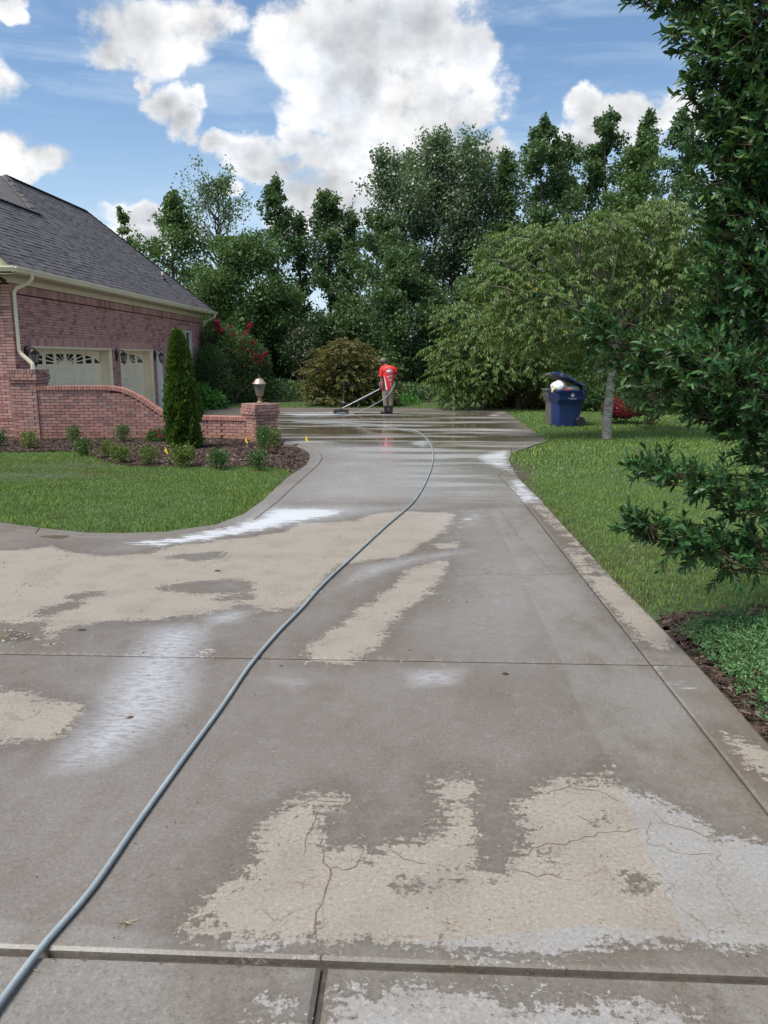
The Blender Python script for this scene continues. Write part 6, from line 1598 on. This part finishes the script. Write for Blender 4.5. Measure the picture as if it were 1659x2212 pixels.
# print on the side of the blue bin
def decal(name, poly, m, parent, y=-.3545, zc=0):
    mb = MB(); mb.add([(x, y - .0005 * zc, z) for x, z in poly], [tuple(range(len(poly)))]); return mb.build(name, m, parent)
M['print'] = simple('white bin print', (0.72, 0.76, 0.80), 0.6, var=0.02)
lx, lz = .02, .868
decal('logo', [(lx - .062, lz), (lx - .004, lz - .063), (lx + .062, lz), (lx + .004, lz + .063)], M['print'], blue)
for P_ in ([(-.012, -.008), (.002, -.012), (.012, .026), (.0, .034), (-.010, .012)], [(.014, -.010), (.022, -.006), (.036, .020), (.028, .020)], [(-.030, -.018), (-.020, -.034), (-.012, -.028), (-.020, -.016)], [(.006, -.026), (.018, -.030), (.014, -.018)], [(-.036, .018), (-.026, .022), (-.030, .012)]):
    decal('logo_mark', [(lx + a, lz + b) for a, b in P_], M['bluep'], blue, zc=2)
def words_(txt, size, z, parent, x):
    c = bpy.data.curves.new('lettering', 'FONT'); c.body = txt; c.size = size; c.align_x = 'CENTER'; c.extrude = .0004; c.materials.append(M['print'])
    tmp = obj('lettering', c); me = bpy.data.meshes.new_from_object(tmp); bpy.data.objects.remove(tmp)
    obj('lettering', me, parent, loc=(x, -.3555, z), rot=(math.pi / 2, 0, 0))
words_('Waste Connections', .031, lz - .092, blue, lx); words_('(919) 661 - 6578', .026, lz - .120, blue, lx)
# rubbish
M['bagw'] = simple('white bag film', (0.72, 0.74, 0.76), 0.32, var=0.10, nscale=6, bump=0.9, bscale=16)
M['bagg'] = simple('translucent bag film', (0.50, 0.52, 0.50), 0.3, var=0.25, nscale=9, bump=0.9, bscale=18)
M['bagm'] = simple('mixed rubbish in clear bag', (0.32, 0.20, 0.12), 0.4, var=0.9, nscale=14, bump=0.8, bscale=20)
def bag(label, c, r, m, name='rubbish_bag', seed=0, knot=None):
    t = thing(name, label, 'bag', c, .24, None); mb = bmesh.new(); bmesh.ops.create_icosphere(mb, subdivisions=4, radius=1)
    for v in mb.verts:
        n_ = v.co.normalized(); k = 1 + .16 * mnoise.noise(n_ * 1.8 + Vector((seed, 0, 0))) + .07 * abs(mnoise.noise(n_ * 5 + Vector((seed, 3, 0)))) + .03 * mnoise.noise(n_ * 11)
        v.co = Vector((n_.x * r[0] * k, n_.y * r[1] * k, n_.z * r[2] * k))
    me = bpy.data.meshes.new('bag_film'); mb.to_mesh(me); mb.free(); me.materials.append(m); me.polygons.foreach_set('use_smooth', [True] * len(me.polygons)); obj('bag_film', me, t)
    if knot:
        kb = MB(); kb.tube([Vector(p) for p in knot], [.03, .022, .016, .010], 6, flat=.5); kb.build('tie', M['yellow'], t, True)
    return t
Rz = Matrix.Rotation(.24, 4, 'Z'); bl = lambda x, y, z: tuple(Vector((bx_, by_, 0)) + Rz @ Vector((x, y, z)))
bag('bulging white bag with yellow ties at the left of the open bin', bl(-.26, -.06, 1.08), (.22, .22, .17), M['bagw'], seed=1, knot=[(-.16, -.10, -.02), (-.24, -.14, -.06), (-.27, -.15, -.13), (-.22, -.15, -.16)])
bag('clear bag of orange and brown rubbish under the raised lid', bl(-.06, .05, 1.13), (.20, .20, .15), M['bagm'], seed=5)
bag('pale crumpled bag resting on the right part of the bin rim', bl(.09, -.16, 1.03), (.22, .15, .10), M['bagg'], seed=9)
bag('tall pale bag pushed up against the raised lid', bl(.12, .10, 1.10), (.20, .18, .15), M['bagg'], seed=12)
rb = thing('crumpled_wrapper', 'red crumpled wrapper on the bin rim between the bags', 'wrapper', bl(-.13, -.26, 1.01)); mm = bmesh.new(); bmesh.ops.create_icosphere(mm, subdivisions=2, radius=.06)
for v in mm.verts: v.co *= 1 + .35 * mnoise.noise(v.co * 30); v.co.z *= .5; v.co.x *= 1.5
me = bpy.data.meshes.new('film'); mm.to_mesh(me); mm.free(); me.materials.append(simple('red wrapper', (0.55, 0.03, 0.03), .4)); obj('film', me, rb)

# ------------------------------------------------------------------ marker flags
def flag(px, py, hpx, label, lean):
    x, y = G(px, py, .03); k = y / F; t = thing('marker_flag', label, 'flag', (x, y, .02), 0, 'yellow marker flags')
    h = hpx * k; MB().tube([(0, 0, -.03), (lean * .4, 0, h * .55), (lean, 0, h)], .0018, 5).build('wire', M['steel'], t)
    d = MB(); s_ = .085 + .02
    d.add([(lean, 0, h), (lean - .012, 0, h - .10), (lean + .030, -.008, h - .145), (lean + .056, -.02, h - .150), (lean + .030, -.012, h - .07)], [(0, 1, 2, 4), (2, 3, 4)])
    d.add([(lean, .0012, h), (lean - .012, .0012, h - .10), (lean + .030, -.0068, h - .145), (lean + .056, -.0188, h - .150), (lean + .030, -.0108, h - .07)], [(4, 2, 1, 0), (4, 3, 2)])
    d.build('pennant', M['yellow'], t)
flag(358, 988, 26, 'yellow marker flag in the mulch in front of the conifer', 0.0); flag(531, 968, 27, 'yellow marker flag at the foot of the lantern pier', 0.0); flag(655, 966, 27, 'yellow marker flag leaning at the very tip of the bed', .06)

# ------------------------------------------------------------------ small litter on the concrete
def scatter_flecks(name, n, poly, L, W, m, h=.0025):
    q = scatter_in(GP(poly), n); a = rng.uniform(0, 6.28, n); l = rng.uniform(L[0], L[1], n) / 2; w = rng.uniform(W[0], W[1], n) / 2
    u = np.c_[np.cos(a) * l, np.sin(a) * l, 0 * a]; v = np.c_[-np.sin(a) * w, np.cos(a) * w, 0 * a]; C = np.c_[q, np.full(n, h) + rng.uniform(0, .002, n)]; tp = np.array([0, 0, .003])
    V = np.stack([C - u, C + v, C + u, C - v, C + tp], 1).reshape(-1, 3); k = np.arange(n)[:, None] * 5
    return tag(obj(name, np_mesh(name, V, [np.concatenate([k + np.array(t) for t in ((0, 3, 4), (3, 2, 4), (2, 1, 4), (1, 0, 4))])], m)), kind='stuff')
M['fleck'] = simple('dried soap flecks', (0.42, 0.40, 0.36), 0.7); M['straw'] = simple('dry straw', (0.34, 0.28, 0.18), 0.8); M['dark'] = simple('dark leaf bits', (0.030, 0.022, 0.018), 0.8)
nearp = [(0, 1450), (1400, 1440), (1640, 1800), (1659, 2212), (0, 2212)]; midp = [(0, 1180), (500, 1180), (1150, 1100), (1400, 1440), (0, 1440)]
scatter_flecks('soap_flecks', 300, nearp, (.003, .010), (.0015, .0035), M['fleck'], .0015); scatter_flecks('soap_flecks', 260, midp, (.006, .025), (.003, .007), M['fleck'], .0015)
scatter_flecks('straw_bits', 80, nearp, (.012, .05), (.0012, .0025), M['straw']); scatter_flecks('straw_bits', 60, [(900, 1700), (1450, 1700), (1450, 1950), (900, 1950)], (.012, .045), (.0012, .003), M['straw'])
scatter_flecks('leaf_bits', 70, nearp, (.004, .012), (.003, .006), M['dark']); scatter_flecks('leaf_bits', 60, midp, (.01, .035), (.006, .012), M['dark'])
scatter_flecks('soap_bubbles', 80, POOL, (.008, .028), (.006, .016), simple('soap bubbles', (.34, .34, .33), .3), .002)
def one_leaf(px, py, L, W, label, m, rz):
    x, y = G(px, py); mb = MB(); mb.add([(-L / 2, 0, .004), (-L * .2, W / 2, .009), (L * .25, W / 2.2, .007), (L / 2, 0, .003), (L * .25, -W / 2.2, .002), (-L * .2, -W / 2, .003), (0, 0, .012)], [(0, 1, 6), (1, 2, 6), (2, 3, 6), (3, 4, 6), (4, 5, 6), (5, 0, 6)])
    o = mb.build('dead_leaf', m, None, loc=(x, y, .001), rot=(0, 0, rz)); tag(o, label, 'leaf')
one_leaf(1092, 1457, .045, .018, 'small dark dead leaf just below the middle joint', M['dark'], -.2); one_leaf(281, 1551, .04, .02, 'small brown dead leaf in the pale wet streak', simple('brown leaf', (.14, .07, .04), .8), .7)
one_leaf(177, 1362, .07, .02, 'dark twig like leaf on the left wet patch', M['dark'], .1); one_leaf(470, 1234, .07, .022, 'dark dead leaf on the large dry patch', M['dark'], -.2)
for px, py, nn_, lab in [(272, 1996, 16, 'little tuft of cut straw on the wet near slab'), (968, 1995, 5, 'forked piece of straw on the big dry patch')]:
    x, y = G(px, py); t = thing('straw_tuft', lab, 'straw', (x, y, .002)); mb = MB()
    for i in range(nn_): a = rnd.uniform(0, 6.28); l = rnd.uniform(.015, .04); mb.tube([(0, 0, .004), (math.cos(a) * l, math.sin(a) * l, rnd.uniform(.002, .014))], .0011, 3)
    tag(mb.build('stalks', M['straw'], t), kind='stuff')
# neighbour's roof glimpsed behind the trees
nh = thing('distant_house', 'grey roofed house barely showing through the trees right of the worker', 'house', (2.2, 58, 0)); MB().box((0, 0, 1.3), (10, 6, 2.7)).build('wall', M['white'], nh)
MB().add([(-5.4, -3.5, 2.6), (5.4, -3.5, 2.6), (5.4, 3.5, 2.6), (-5.4, 3.5, 2.6), (-3.5, 0, 4.6), (3.5, 0, 4.6)], [(0, 1, 5, 4), (1, 2, 5), (2, 3, 4, 5), (3, 0, 4), (3, 2, 1, 0)]).build('roof', M['shingle'], nh)
